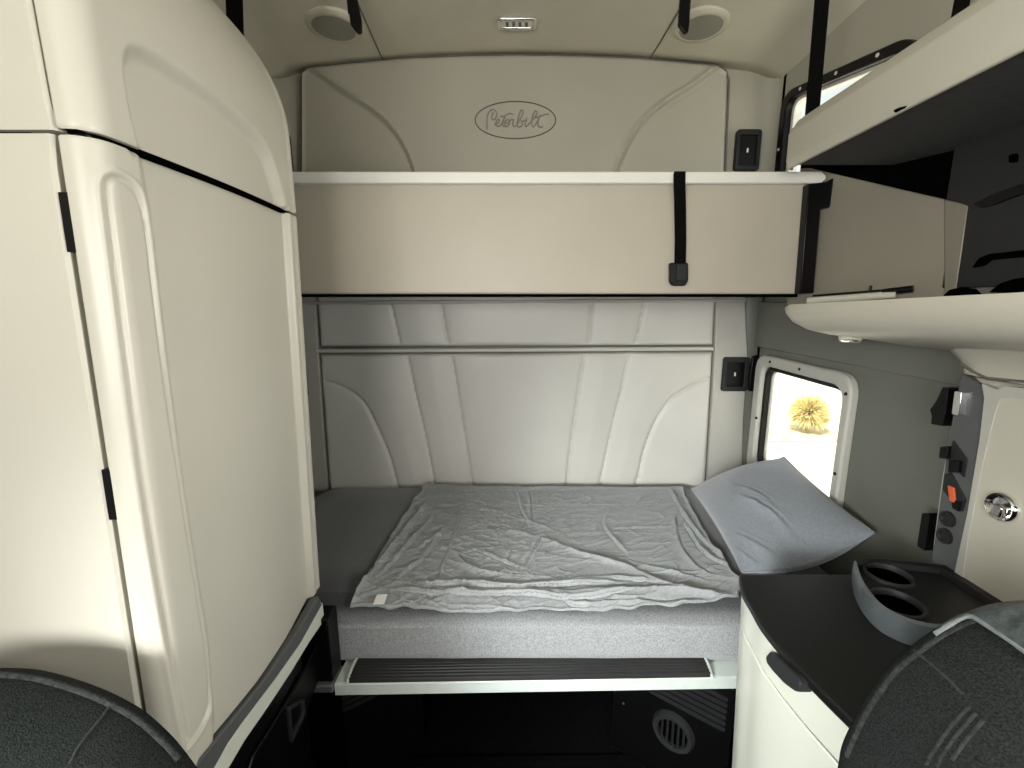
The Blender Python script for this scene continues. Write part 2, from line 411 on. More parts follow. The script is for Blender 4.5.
# pale flat side strips either side of the padding
prism('side_strip', xz([zz(25, 30), zz(55, 30), zz(62, 150), zz(84, 478), zz(40, 478), zz(30, 200)], YB), 'Y', YB - .012, YB + .02, M['trimlt'], lp, bevel=.004)
prism('side_strip', xz([zz(908, 30), zz(968, 30), zz(974, 160), zz(965, 300), zz(960, 478), zz(886, 478), zz(904, 150)], YB), 'Y', YB - .012, YB + .02, M['trimlt'], lp, bevel=.006)
tube('trim_rail', [at(296, 303, Y=YB - .01), at(520, 301.5, Y=YB - .01), at(745, 300, Y=YB - .01)], .010, M['trimlt'], lp, n=10)

# ------------------------------------------------------------------ switch plates
def switch(px0, px1, py0, py1, label, Yp=YB - .012):
    x0, _, z1 = at(px0, py0, Y=Yp); x1, _, z0 = at(px1, py1, Y=Yp)
    t = thing('switch_plate', ((x0 + x1) / 2, Yp, z0), label, 'switch', 'black recessed switch plates')
    w = x1 - x0
    ring('bezel', rect(x0, x1, z0, z1, .014), rect(x0 + w * .16, x1 - w * .16, z0 + w * .2, z1 - w * .2, .006), 'Y', Yp - .012, Yp + .01, M['dgrey'], t)
    prism('rocker', rect(x0 + w * .15, x1 - w * .15, z0 + w * .19, z1 - w * .19, .006), 'Y', Yp - .004, Yp + .01, M['black'], t)
    xm, zm = (x0 + x1) / 2, (z0 + z1) / 2
    prism('indicator', rect(xm - .004, xm + .004, zm - .009, zm + .009, .003), 'Y', Yp - .0065, Yp - .003, M['lens'], t)
    return t
switch(723, 746, 357, 391, 'small black switch plate beside the lower side window')
switch(736.5, 757.5, 130, 171, 'tall black switch plate right of the emblem panel')
switch(285, 309, 362, 396, 'black switch plate almost hidden between the wardrobe and the padded panel')
switch(272, 293, 134, 173, 'black switch plate half hidden by the wardrobe, left of the emblem panel')
hk = prism('curtain_clip', xz([(752, 356), (758, 355), (760, 361), (757, 371), (755, 384), (753, 391), (748, 391), (748.5, 380), (750, 368)], YB - .05), 'Y', YB - .06, YB - .045, M['black'], bevel=.003)
tag(hk, 'black clip between the lower switch plate and window', 'clip')

# ------------------------------------------------------------------ windows
w1 = thing('window_1', (XR, 1.61, -.74), None, None); w1['kind'] = 'structure'
ring('window_frame', rect(1.335, 1.915, -.77, -.222, .075, 10), rect(1.370, 1.862, -.715, -.266, .06, 10), 'X', XR - .028, XR + .004, M['trimlt'], w1, bevel=.008)
ring('gasket', rect(1.369, 1.863, -.716, -.265, .06, 10), rect(1.380, 1.850, -.702, -.284, .05, 10), 'X', XR - .010, XR + .016, M['black'], w1)
ring('inner_rim', rect(1.378, 1.852, -.704, -.282, .05, 10), rect(1.384, 1.842, -.698, -.288, .045, 10), 'X', XR + .012, XR + .024, M['trimlt'], w1)
prism('window_pane', rect(1.38, 1.85, -.70, -.284, .05), 'X', XR + .016, XR + .02, M['glass'], w1, bevel=0)
for y, z in ((1.353, -.285), (1.60, -.244), (1.353, -.55), (1.865, -.50), (1.80, -.244)):
    lathe('screw', [(.0001, -.003), (.005, -.003), (.006, 0), (.006, .004)], (XR - .028, y, z), (1, 0, 0), M['black'], w1, n=12)
w2 = thing('window_2', (XR, 1.6, .4), None, None); w2['kind'] = 'structure'
UO = [(1.93, .815), (1.275, .685), (1.275, .39), (1.93, .39)]
UI = [(1.888, .776), (1.315, .660), (1.315, .43), (1.888, .43)]
ring('window_frame', roundpoly(UO, .09, 8), roundpoly(UI, .06, 8), 'X', XR - .02, XR + .05, M['black'], w2, bevel=.005)
ring('inner_rim', roundpoly([(1.89, .778), (1.313, .662), (1.313, .428), (1.89, .428)], .06, 8), roundpoly([(1.872, .762), (1.33, .652), (1.33, .445), (1.872, .445)], .05, 8), 'X', XR + .005, XR + .04, M['alu'], w2)
prism('window_pane', roundpoly(UI, .06, 8), 'X', XR + .025, XR + .03, M['glass'], w2, bevel=0)
for y, z in ((1.80, .774), (1.60, .734), (1.42, .698), (1.909, .60)):
    lathe('screw', [(.0001, -.003), (.005, -.003), (.006, 0), (.006, .004)], (XR - .02, y, z), (1, 0, 0), M['alu'], w2, n=12)

# ------------------------------------------------------------------ ceiling fittings
def speaker(px, py, label):
    x, y, z = at(px, py, Z=.955); z = float(ceil_z(x, y))
    t = thing('ceiling_speaker', (x, y, z), label, 'speaker', 'round ceiling speakers')
    lathe('bezel', [(.072, .010), (.075, .012), (.088, .011), (.097, .004), (.098, -.012), (.06, -.012)], (x, y, z), (0, 0, -1), M['head'], t)
    lathe('grille', [(.0001, .0125), (.05, .0125), (.073, .0120), (.075, .004)], (x, y, z), (0, 0, -1), M['grillem'], t)
M['grillem'] = mat('speaker_grille', (.36, .35, .30), .6, noise=.25, nscale=400, bump=.6, bscale=900)
speaker(334, 27, 'round ceiling speaker on the tall wardrobe side')
speaker(701, 28, 'round ceiling speaker on the upper window side')
x, y, z = at(517, 22.5, Z=.985); z = float(ceil_z(x, y))
dl = thing('dome_light', (x, y, z), 'small oblong clear map light in the ceiling centre', 'light')
ring('bezel', rect(x - .072, x + .072, y - .032, y + .032, .02), rect(x - .058, x + .058, y - .021, y + .021, .012), 'Z', z - .012, z + .02, M['chrome'], dl, bevel=.004)
prism('lens', rect(x - .058, x + .058, y - .021, y + .021, .012), 'Z', z - .009, z + .01, M['lens'], dl)
for k in range(4):
    box('slot', x - .040 + k * .023, x - .030 + k * .023, y - .012, y + .012, z - .0105, z - .008, M['seam'], dl, bevel=0)

def hang_strap(px, label, lean):
    x, y, zb = at(px, 33, Y=1.5); zt = float(ceil_z(x, y)) + .005
    t = thing('ceiling_strap', (x, y, zt), label, 'strap', 'black straps hanging from the ceiling')
    ribbon('webbing', [(x - lean * .3, y, zt), (x - lean * .2, y, zt - .05), (x - lean * .12, y, zb + .05)], .032, .004, M['web'], t)
    prism('tongue', [(x - .016 - lean * .1, zb + .09), (x + .014 - lean * .1, zb + .09), (x + .020, zb + .03), (x + .018, zb), (x + .006, zb - .004), (x - .014, zb + .02)], 'Y', y - .006, y + .006, M['black'], t, bevel=.003)
    box('anchor', x - .03 - lean * .3, x + .03 - lean * .3, y - .02, y + .02, zt - .012, zt + .01, M['black'], t)
hang_strap(356, 'black strap hanging beside the speaker near the wardrobe', .03)
hang_strap(682, 'black strap hanging beside the speaker near the upper window', -.03)

# ------------------------------------------------------------------ upper bunk
YK = 1.40
bk = thing('upper_bunk', (0, 1.65, .02), 'cream upholstered upper bunk folded above the bed with pale rail', 'bunk')
bxl = -.97
xr_top, _, zt = at(808, 183, Y=YK); xr_bot, _, zb_ = at(799, 294, Y=YK)
prism('front_board', [(bxl, zb_), (xr_bot, zb_), (xr_top, zt), (bxl, zt)], 'Y', YK, YK + .05, M['bunk'], bk, bevel=.006, seg=3)
box('bunk_base', bxl, .88, YK + .045, YB - .03, .03, .10, M['dgrey'], bk)
box('bunk_mattress', bxl + .01, .87, YK + .055, YB - .035, .10, .24, M['vinyl'], bk, bevel=.03, seg=4)
ra, rb = at(808, 171.5, Y=YK - .02)[2], at(808, 183.5, Y=YK - .02)[2]
rx1 = at(826, 178, Y=YK - .02)[0]
prism('guard_rail', [(bxl, rb), (rx1 - .012, rb), (rx1, rb + .012), (rx1, ra - .012), (rx1 - .014, ra), (bxl, ra)], 'Y', YK - .022, YK + .035, M['alu'], bk, bevel=.010, seg=4)
tube('lower_edge', [(bxl, YK + .012, zb_ - .004), (xr_bot, YK + .012, zb_ - .004)], .006, M['blackm'], bk, n=6)
# end bracket
prism('end_bracket', xz([(808, 184), (826, 182), (833, 178), (832, 200), (829, 208), (820, 209), (813, 293), (799, 294)], YK - .03), 'Y', YK - .034, YK - .004, M['black'], bk, bevel=.003)
# latch strap on the front
st = thing('bunk_strap', (at(678, 230, Y=YK)[0], YK, .02), 'short black webbing strap hanging down the upper bunk front', 'strap')
sx = lambda px, py, Y: at(px, py, Y=Y)
ribbon('webbing', [sx(680, 176, YK - .006), sx(680, 172, YK - .027), sx(679.5, 174, YK - .027), sx(679.5, 185, YK - .027), sx(680, 200, YK - .012), sx(680.5, 240, YK - .010), sx(680, 268, YK - .009)], .034, .004, M['web'], st)
prism('buckle', roundpoly(xz([(669, 263), (687, 263), (687, 281), (684, 286), (672, 286), (669, 282)], YK - .01), .006), 'Y', YK - .022, YK - .002, M['black'], st, bevel=.003)
prism('buckle_plate', roundpoly(xz([(676, 264), (686, 264), (686, 280), (676, 281)], YK - .02), .003), 'Y', YK - .026, YK - .015, M['dgrey'], st, bevel=.002)

# tether straps from ceiling to bunk / shelf
def tether(p, q, w, label, side=(1, 0, 0)):
    t = ribbon('tether_strap', [p, tuple((np.array(p) * .5 + np.array(q) * .5)), q], w, .006, M['web'], side=side)
    tag(t, label, 'strap', 'black tether straps from the ceiling')
a_ = at(822, 0, Y=1.31); b_ = at(807.5, 168, Y=1.33)
top = np.array(a_) + (np.array(a_) - np.array(b_)) * .33
tether(tuple(top), b_, .036, 'black tether strap in front of the upper window')
a_ = at(238, 0, Y=1.31); top = np.array(a_) + np.array((.004, 0, .17))
tether(tuple(top), (a_[0] - .06, 1.34, .39), .042, 'black tether strap behind the tall wardrobe top')
a_ = at(966, 0, Y=1.0); tether((a_[0], 1.0, .88), (a_[0] - .01, 1.0, .49), .028, 'short black tether strap beyond the overhead shelf edge')

# ------------------------------------------------------------------ lower bed
def rr_layers(x0, x1, y0, y1, r, specs, n=8):
    return [[(p[0], p[1], z) for p in rect(x0 + i, x1 - i, y0 + i, y1 - i, max(r - i, .02), n)] for i, z in specs]
ZM, YM = -.846, 1.105
ma = thing('mattress', (0, 1.5, -1.03), 'charcoal sheeted mattress on the lower sleeper bed', 'mattress')
loft('sheet_cover', rr_layers(-.985, 1.0, YM, 1.968, .15, [(.03, -1.028), (.008, -1.02), (0, -1.0), (.002, -.915), (.008, -.893), (.018, -.875), (.036, -.860), (.06, ZM), (.2, ZM + .002)]), M['sheet'], ma, smooth=70)
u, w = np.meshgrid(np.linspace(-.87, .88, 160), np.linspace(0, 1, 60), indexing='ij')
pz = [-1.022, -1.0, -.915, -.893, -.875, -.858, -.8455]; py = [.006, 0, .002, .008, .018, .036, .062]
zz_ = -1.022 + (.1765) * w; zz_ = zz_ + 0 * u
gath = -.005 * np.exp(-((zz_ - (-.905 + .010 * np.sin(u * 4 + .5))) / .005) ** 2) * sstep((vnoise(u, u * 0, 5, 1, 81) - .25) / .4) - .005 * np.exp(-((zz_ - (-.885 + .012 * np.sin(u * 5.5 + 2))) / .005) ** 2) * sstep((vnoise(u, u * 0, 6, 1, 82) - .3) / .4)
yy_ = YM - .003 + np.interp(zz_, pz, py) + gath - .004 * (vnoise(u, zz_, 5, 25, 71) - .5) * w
fb = grid('lit_front_face', u, yy_, zz_, M['lit_sheet'], ma, smooth=80, label='sheet front with light painted into its colour')
bb = box('bed_platform', -1.0, 1.0, YM + .12, 1.96, -1.11, -1.03, M['blackm'], bevel=.005); tag(bb, 'black bed platform under the charcoal mattress', 'bed platform')
bx = box('bed_support_panel', -1.0, 1.0, 1.80, 1.84, FL, -1.11, M['blackm'], bevel=.003); tag(bx, 'black panel at the back of the space under the bed', 'panel')

# blanket: thin sheet spread over the mattress, full of creases
nu, nw = 460, 310
u, w = np.meshgrid(np.linspace(0, 1, nu), np.linspace(0, 1, nw), indexing='ij')   # u left-right, w front-back
def gpt(px, py): return np.array(at(px, py, Z=ZM + .006)[:2])
left = np.array([gpt(*p) for p in smooth_line([(350, 604), (366, 577), (384, 549), (402, 520), (415, 500), (426, 484)], 8)])
right = np.array([gpt(*p) for p in smooth_line([(741, 598), (738, 580), (722, 556), (704, 530), (690, 505), (682, 487)], 8)])
front = np.array([gpt(*p) for p in smooth_line([(350, 604), (400, 605), (450, 607), (520, 606.5), (600, 606), (670, 603), (741, 598)], 8)])
back = np.array([gpt(*p) for p in smooth_line([(426, 484), (470, 487), (520, 487.5), (580, 487), (640, 488), (682, 487)], 8)])
def cv(P, t): q = np.linspace(0, 1, len(P)); return np.stack([np.interp(t, q, P[:, 0]), np.interp(t, q, P[:, 1])], -1)
Lc, Rc, Fc, Bc = cv(left, w), cv(right, w), cv(front, u), cv(back, u)
u_, w_ = u[..., None], w[..., None]
P = (1 - u_) * Lc + u_ * Rc + (1 - w_) * Fc + w_ * Bc - ((1 - u_) * (1 - w_) * left[0] + u_ * (1 - w_) * right[0] + (1 - u_) * w_ * left[-1] + u_ * w_ * right[-1])
X, Y = P[..., 0], P[..., 1]
edge_d = np.minimum(np.minimum(u * 1.0, (1 - u) * 1.0), np.minimum(w * .7, (1 - w) * .7))
jit = np.exp(-edge_d / .03)
X = X + jit * .016 * (vnoise(X, Y, 22, 22, 5) - .5); Y = Y + jit * .012 * (vnoise(X, Y, 25, 25, 6) - .5)
zA = lambda l: [tuple(at(300 + a / 3.2, 460 + b / 3.2, Z=ZM + .006)[:2]) for a, b in l]
zB = lambda l: [tuple(at(580 + a / 3.413, 450 + b / 3.413, Z=ZM + .006)[:2]) for a, b in l]
folds = [(zA([(415, 138), (700, 142), (1024, 140), (1200, 138)]), .004, .006), (zA([(480, 100), (750, 98), (1024, 95)]), .004, .005),
         (zA([(512, 140), (505, 180), (490, 250), (450, 350), (430, 405)]), .007, .008), (zA([(515, 148), (640, 165), (745, 200), (830, 230)]), .006, .006),
         (zA([(640, 222), (760, 245), (900, 297), (1040, 340)]), .009, .007), (zA([(520, 222), (640, 222)]), .004, .006), (zA([(500, 290), (560, 345), (700, 365), (1024, 390)]), .006, .007),
         (zA([(380, 405), (560, 402), (700, 412), (880, 400), (1024, 398)]), .010, .008), (zA([(290, 420), (500, 432), (700, 430), (900, 442), (1060, 420)]), .010, .008), (zA([(690, 95), (705, 150), (735, 215)]), .004, .005), (zA([(735, 95), (745, 210)]), .004, .005),
         (zA([(400, 140), (335, 215), (275, 295), (215, 375), (165, 440)]), .012, .010), (zA([(445, 165), (370, 250), (300, 330), (250, 380)]), .008, .008), (zA([(470, 215), (400, 310), (340, 360), (300, 400)]), .006, .008),
         (zA([(430, 150), (470, 150), (512, 146)]), .008, .009), (zA([(780, 240), (715, 345)]), .005, .006), (zA([(560, 290), (690, 340), (720, 350)]), .005, .007), (zA([(470, 330), (520, 300), (610, 280)]), .004, .006), (zA([(360, 300), (440, 250), (490, 235)]), .005, .008),
         (zA([(210, 435), (300, 425), (330, 462)]), .007, .007), (zA([(465, 470), (480, 440), (520, 430)]), .008, .008), (zA([(820, 420), (870, 455), (960, 460)]), .006, .007),
         (zB([(0, 345), (150, 390), (320, 465), (540, 492)]), .009, .008), (zB([(0, 185), (100, 188), (210, 180)]), .004, .006), (zB([(90, 270), (200, 265), (330, 262)]), .004, .006), (zB([(300, 130), (335, 195), (400, 290), (470, 360), (515, 395)]), .010, .009),
         (zB([(325, 230), (350, 330), (420, 410), (540, 440)]), .007, .008), (zB([(360, 260), (420, 350), (520, 410)]), .008, .008), (zB([(0, 480), (200, 475), (350, 478), (520, 500)]), .010, .008), (zB([(0, 445), (120, 440), (260, 455)]), .007, .007), (zB([(0, 515), (200, 508), (400, 515), (535, 512)]), .008, .007),
         (zB([(100, 200), (80, 260), (170, 370)]), .005, .008), (zB([(200, 180), (250, 140), (290, 135)]), .006, .007), (zB([(150, 370), (260, 400), (340, 420), (470, 450)]), .006, .007)]
h = np.zeros_like(X)
for S, a, sg in folds:
    S = smooth_line(S, 5) if len(S) > 2 else S
    d, s = seg_dist(X, Y, S)
    sw = sg * np.where(s * (1 if len(S) % 2 else -1) > 0, .38, 1.9); e_ = np.minimum(np.hypot(X - S[0][0], Y - S[0][1]), np.hypot(X - S[-1][0], Y - S[-1][1])); h += 1.35 * a * np.exp(-(d / sw) ** 1.6) * (.25 + .75 * sstep(e_ / .06)) * (.55 + .9 * vnoise(X, Y, 14, 14, 77)); h -= .0075 * np.exp(-((d - .0015) / .0034) ** 2) * sstep(e_ / .05) * np.clip(a / .007, .3, 1.3)
wx = X + .05 * (vnoise(X, Y, 5, 5, 21) - .5); wy = Y + .06 * (vnoise(X, Y, 4, 7, 22) - .5)
r1 = 1 - np.abs(2 * vnoise(wx, wy, 5, 22, 31) - 1); r2 = 1 - np.abs(2 * vnoise(wx + wy * .6, wy - wx * .6, 9, 34, 32) - 1); r3 = 1 - np.abs(2 * vnoise(wx - wy * .5, wy + wx * .5, 10, 40, 33) - 1)
frontness = np.exp(-w / .35)
r4 = 1 - np.abs(2 * vnoise(wx + wy * .3, wy - wx * .2, 16, 60, 34) - 1); r5 = 1 - np.abs(2 * vnoise(wx * .8 + wy * .9, wy - wx * .9, 20, 50, 35) - 1)
h += .0042 * r1 ** 6 * (.3 + 1.2 * frontness) + .0030 * r2 ** 6 + .0044 * r3 ** 6 * np.clip(1.6 - 2.4 * u, .12, 1) + .0012 * r4 ** 4 + .0028 * r5 ** 5 * np.clip(1.5 - 2 * u, .12, 1)
h += .007 * np.exp(-(edge_d / .010) ** 2)
h += .004 * vnoise(X, Y, 9, 9, 40)
drop = np.clip(YM + .055 - Y, 0, 1)
Z = ZM + .0035 + h * sstep(edge_d / .004 * .5 + .45) - 4.2 * drop ** 2
bl = thing('blanket', (0, 1.4, ZM), 'crumpled thin grey sheet spread across the mattress', 'blanket')
sh = grid('cloth', X, Y, Z, M['blanket'], bl, smooth=80)
md = sh.modifiers.new('thick', 'SOLIDIFY'); md.thickness = .003; md.offset = -1
tg = [at(373, 604, Z=ZM + .022), at(384, 603.5, Z=ZM + .022), at(387.5, 594, Z=ZM + .03), at(377, 594.5, Z=ZM + .03)]
mesh('care_tag', tg + [(p[0], p[1], p[2] - .002) for p in tg], [(0, 1, 2, 3), (4, 5, 6, 7), (0, 1, 5, 4), (1, 2, 6, 5), (2, 3, 7, 6), (3, 0, 4, 7)], M['label'], bl, smooth=0, label='small white care tag')

# pillow propped against the window wall
PA, PB, PC, PD = (np.array(p) for p in ((.715, 1.80, -.80), (1.0, 1.63, -.595), (.985, 1.15, -.645), (.645, 1.19, -.795)))
nu, nw = 90, 110
u, w = np.meshgrid(np.linspace(0, 1, nu), np.linspace(0, 1, nw), indexing='ij')    # u: bed side -> wall, w: far -> near
base = (1 - u)[..., None] * ((1 - w)[..., None] * PA + w[..., None] * PD) + u[..., None] * ((1 - w)[..., None] * PB + w[..., None] * PC)
nrm = np.cross(PD - PA, PB - PA); nrm /= np.linalg.norm(nrm); nrm = nrm if nrm[2] > 0 else -nrm
eu, ew = 4 * u * (1 - u), 4 * w * (1 - w)
th = .098 * (eu ** .55) * (ew ** .55)
pin = 1 - .10 * (1 - ew) * 0
base[..., 2] -= .028 * (4 * u * (1 - u)) * w ** 3; base[..., 1] -= .02 * (4 * u * (1 - u)) * w ** 3
ctr = base.mean((0, 1))
pull = (.045 * (1 - np.abs(2 * w - 1) ** 2) * (np.abs(2 * u - 1) ** 6) + .04 * (1 - np.abs(2 * u - 1) ** 2) * (np.abs(2 * w - 1) ** 6))[..., None]
base = base + (ctr - base) * pull
wr_ = np.zeros_like(u)
for S, a, sg in (([(.30, .55), (.42, .62), (.52, .75), (.56, .9)], .010, .025), ([(.42, .45), (.52, .58), (.58, .72)], .007, .025), ([(.12, .75), (.22, .85), (.36, .97)], .008, .022), ([(.05, .82), (.12, .92), (.2, .99)], .008, .02), ([(.35, .5), (.46, .66), (.48, .8)], .005, .02), ([(.0, .9), (.1, .86), (.16, .8)], .006, .02)):
    d, s = seg_dist(u, w, smooth_line(S, 5)); e_ = np.minimum(np.hypot(u - S[0][0], w - S[0][1]), np.hypot(u - S[-1][0], w - S[-1][1])); a = a * 2.0; wr_ += (a * .9 * np.exp(-(d / (sg * np.where(s > 0, .8, 2.4))) ** 2) - a * .9 * np.exp(-((d - .006) / (sg * .4)) ** 2)) * sstep(e_ / .12)
lump = .012 * (vnoise(u, w, 4, 4, 51) - .5) * eu ** .5 * ew ** .5
topP = base + nrm * (th + (wr_ + lump) * (eu * ew) ** .25)[..., None]
botP = base - nrm * (th * (.55 + .5 * w))[..., None]
V = np.concatenate([topP.reshape(-1, 3), botP.reshape(-1, 3)])
f = []
for i in range(nu - 1):
    for j in range(nw - 1):
        a = i * nw + j; f.append((a, a + nw, a + nw + 1, a + 1)); b = a + nu * nw; f.append((b, b + 1, b + nw + 1, b + nw))
bd = [(i, 0) for i in range(nu)] + [(nu - 1, j) for j in range(1, nw)] + [(i, nw - 1) for i in range(nu - 2, -1, -1)] + [(0, j) for j in range(nw - 2, 0, -1)]
for k in range(len(bd)):
    a = bd[k][0] * nw + bd[k][1]; b = bd[(k + 1) % len(bd)]; b = b[0] * nw + b[1]
    f.append((a, b, b + nu * nw, a + nu * nw))
V[:, 0] = np.minimum(V[:, 0], XR - .012)
pl = thing('pillow', (.82, 1.45, ZM), 'blue grey pillow propped against the lower side window', 'pillow')
mesh('pillowcase', V, f, M['pillow'], pl, smooth=80)
seam = [tuple(base[i, j]) for i, j in bd]; seam = [(min(p[0], XR - .014), p[1], p[2]) for p in seam]
tube('seam_piping', seam + seam[:1], .0035, M['pillow'], pl, n=6)

# bed step board with ribbed tread
YS = 1.034
sb = thing('bed_step', (.02, 1.06, -1.065), 'pale metal step ledge with black ribbed tread along the bed front', 'step')
xl_ = at(335, 692, Y=YS)[0]; dy = lambda x: .022 * (x - xl_) / 1.14
xr_ = .62
def sweep(name, prof, x0, x1, m, n=8, **k):
    xs = np.linspace(x0, x1, n); return loft(name, [[(x, a + dy(x), b) for a, b in prof] for x in xs], m, sb, **k)
sweep('ledge_board', [(YS, -1.066), (YS, -1.034), (YS + .004, -1.030), (YS + .09, -1.030), (YS + .09, -1.066)], xl_, xr_, M['white'], smooth=30)
tx0, tx1 = at(346, 682, Y=YS)[0], at(717, 676, Y=YS)[0]
prof = [(YS + .002, -1.030)]
for k in range(9):
    y0 = YS + .004 + k * .0088; hz = -1.0225 + .010 * math.sin(math.pi * min(1, (k + 1.5) / 12)); prof += [(y0, hz - .0035), (y0 + .0015, hz), (y0 + .0065, hz), (y0 + .008, hz - .0035)]
prof += [(YS + .086, -1.030)]
sweep('ribbed_tread', prof, tx0 + .006, tx1 - .006, M['rib'], smooth=20)
for xa in (tx0, tx1 - .007):
    sweep('tread_end_cap', [(YS + .000, -1.031), (YS + .002, -1.022), (YS + .03, -1.012), (YS + .084, -1.012), (YS + .087, -1.031)], xa, xa + .007, M['white'], n=2, smooth=20)

# ------------------------------------------------------------------ under the bed: louvred panels
def louvre(sgn, A, B, ztop, zbot, label, with_vent):
    A, B = np.array(A), np.array(B); d = (B - A) / np.linalg.norm(B - A); n = np.array((-d[1], d[0])) ; n = n if n[1] < 0 else -n
    t = thing('louvred_panel', (*((A + B) / 2), zbot), label, 'vent panel')
    def P(s, z, o=0): q = A + (B - A) * s + n * o; return (q[0], q[1], z)
    L = [[P(0, z, o), P(1, z, o)] for z, o in ()]
    v = [P(0, zbot, 0), P(1, zbot, 0), P(1, ztop, 0), P(0, ztop, 0), P(0, zbot, -.03), P(1, zbot, -.03), P(1, ztop, -.03), P(0, ztop, -.03)]
    mesh('panel_board', v, [(0, 1, 2, 3), (4, 5, 6, 7), (0, 1, 5, 4), (1, 2, 6, 5), (2, 3, 7, 6), (3, 0, 4, 7)], M['black'], t, bevel=.003)
    for k in range(6):
        z = ztop - .035 - k * .021
        v = [P(.34, z, 0), P(.95, z, 0), P(.95, z - .003, .012), P(.34, z - .003, .012), P(.34, z - .007, 0), P(.95, z - .007, 0)]
        mesh('louvre_slat', v, [(0, 1, 2, 3), (3, 2, 5, 4), (0, 3, 4), (1, 5, 2), (0, 4, 5, 1)], M['dgrey'], t)
    if with_vent:
        c = np.array(P(.56, ztop - .245, .0)); ax = (n[0], n[1], 0)
        v = lathe('round_vent', [(.046, .004), (.048, .016), (.060, .018), (.066, .010), (.068, -.004)], c, ax, M['dgrey'], t, cap=False)
        lathe('vent_back', [(.0001, .003), (.050, .003)], c, ax, M['blackm'], t, cap=False)
        for k in range(5):
            o = (k - 2) * .017; hh = math.sqrt(max(.046 ** 2 - o * o, 1e-5))
            q = c + np.array((d[0], d[1], 0)) * o + np.array((*n, 0)) * .010
            tube('vent_fin', [q + np.array((0, 0, -hh)), q + np.array((0, 0, hh))], .003, M['dgrey'], t, n=6, rz=.008)
    for k, s in enumerate((.10,) if with_vent else ()):
        for z in (ztop - .12, ztop - .17, ztop - .25):
            lathe('screw', [(.0001, .004), (.003, .0035), (.004, 0), (.004, -.004)], P(s, z, 0), (n[0], n[1], 0), M['grey'], t, n=10)
louvre(1, (.30, 1.30), (.60, 1.08), -1.10, FL, 'black louvred panel with round air vent under the bed', True)
louvre(-1, (-.36, 1.30), (-.62, 1.12), -1.10, FL, 'black louvred panel in shadow under the bed near wardrobe', False)
fm = prism('floor_mat', xy([(412, 757), (640, 754), (668, 775), (700, 830), (380, 830)], FL + .008), 'Z', FL, FL + .010, M['carpet'], bevel=.003)
tag(fm, 'dark carpet mat on the floor below the bed step', 'floor mat')

# ------------------------------------------------------------------ tall wardrobe
YW = .56
lean_low = lambda z: -.03 * np.clip(.2 - z, 0, 1.2)
lean_up = lambda z: -1.9 * np.clip(z - .36, 0, .33) ** 2 - 1.25 * np.clip(z - .69, 0, 1)
def section(gx):
    """door section from the gap on the front face round the corner to the far edge, (x, y)"""
    pts = [(gx, YW + .03), (gx, YW + .002), (gx + .003, YW)]
    pts += [(x, YW) for x in (-.5475, -.545, -.5425)] + [(-.541 + .030 * math.sin(a), YW + .034 - .034 * math.cos(a)) for a in np.linspace(.03, math.pi / 2, 26)]
    pts += [(-.511 - .020 * ((y - .594) / .456) + .0092 * math.sin(math.pi * (y - .594) / .456), y) for y in np.linspace(.596, 1.05, 250)]
    e = pts[-1]
    pts += [(e[0] - .004, 1.058), (e[0] - .002, 1.062), (e[0] - .002, 1.072), (e[0] - .008, 1.082), (e[0] - .03, 1.088), (e[0] - .09, 1.088)]
    return pts
def project(X, Y, Z):
    dc = Y * cp - Z * sp; return CX + F * X / dc, CY - F * (Y * sp + Z * cp) / dc
HS = [(188, 740), (174, 668), (160, 590), (142, 480), (127, 365), (114, 250), (107.5, 205), (105.5, 181), (110, 176), (126, 179), (138, 190), (146, 210), (151, 245), (159, 325), (172, 415), (186, 505), (202, 600), (211, 665), (213, 695), (209, 716), (198, 733), (189, 744)]
VS = [(143, 130), (151, 165), (159, 250), (172, 370), (189, 500), (206, 610), (222, 700), (240, 790)]
RP = [(146, 165), (140, 135), (134, 100), (128, 66), (130, 54), (143, 50), (167, 63), (207, 93), (247, 123), (268, 147), (278, 173), (282, 210), (282, 225)]
def inpoly(A, B, poly):
    r = np.zeros(A.shape, bool); n = len(poly)
    for i in range(n):
        (x0, y0), (x1, y1) = poly[i], poly[(i + 1) % n]
        c = ((y0 > B) != (y1 > B)) & (A < (x1 - x0) * (B - y0) / (y1 - y0 + 1e-12) + x0); r ^= c
    return r
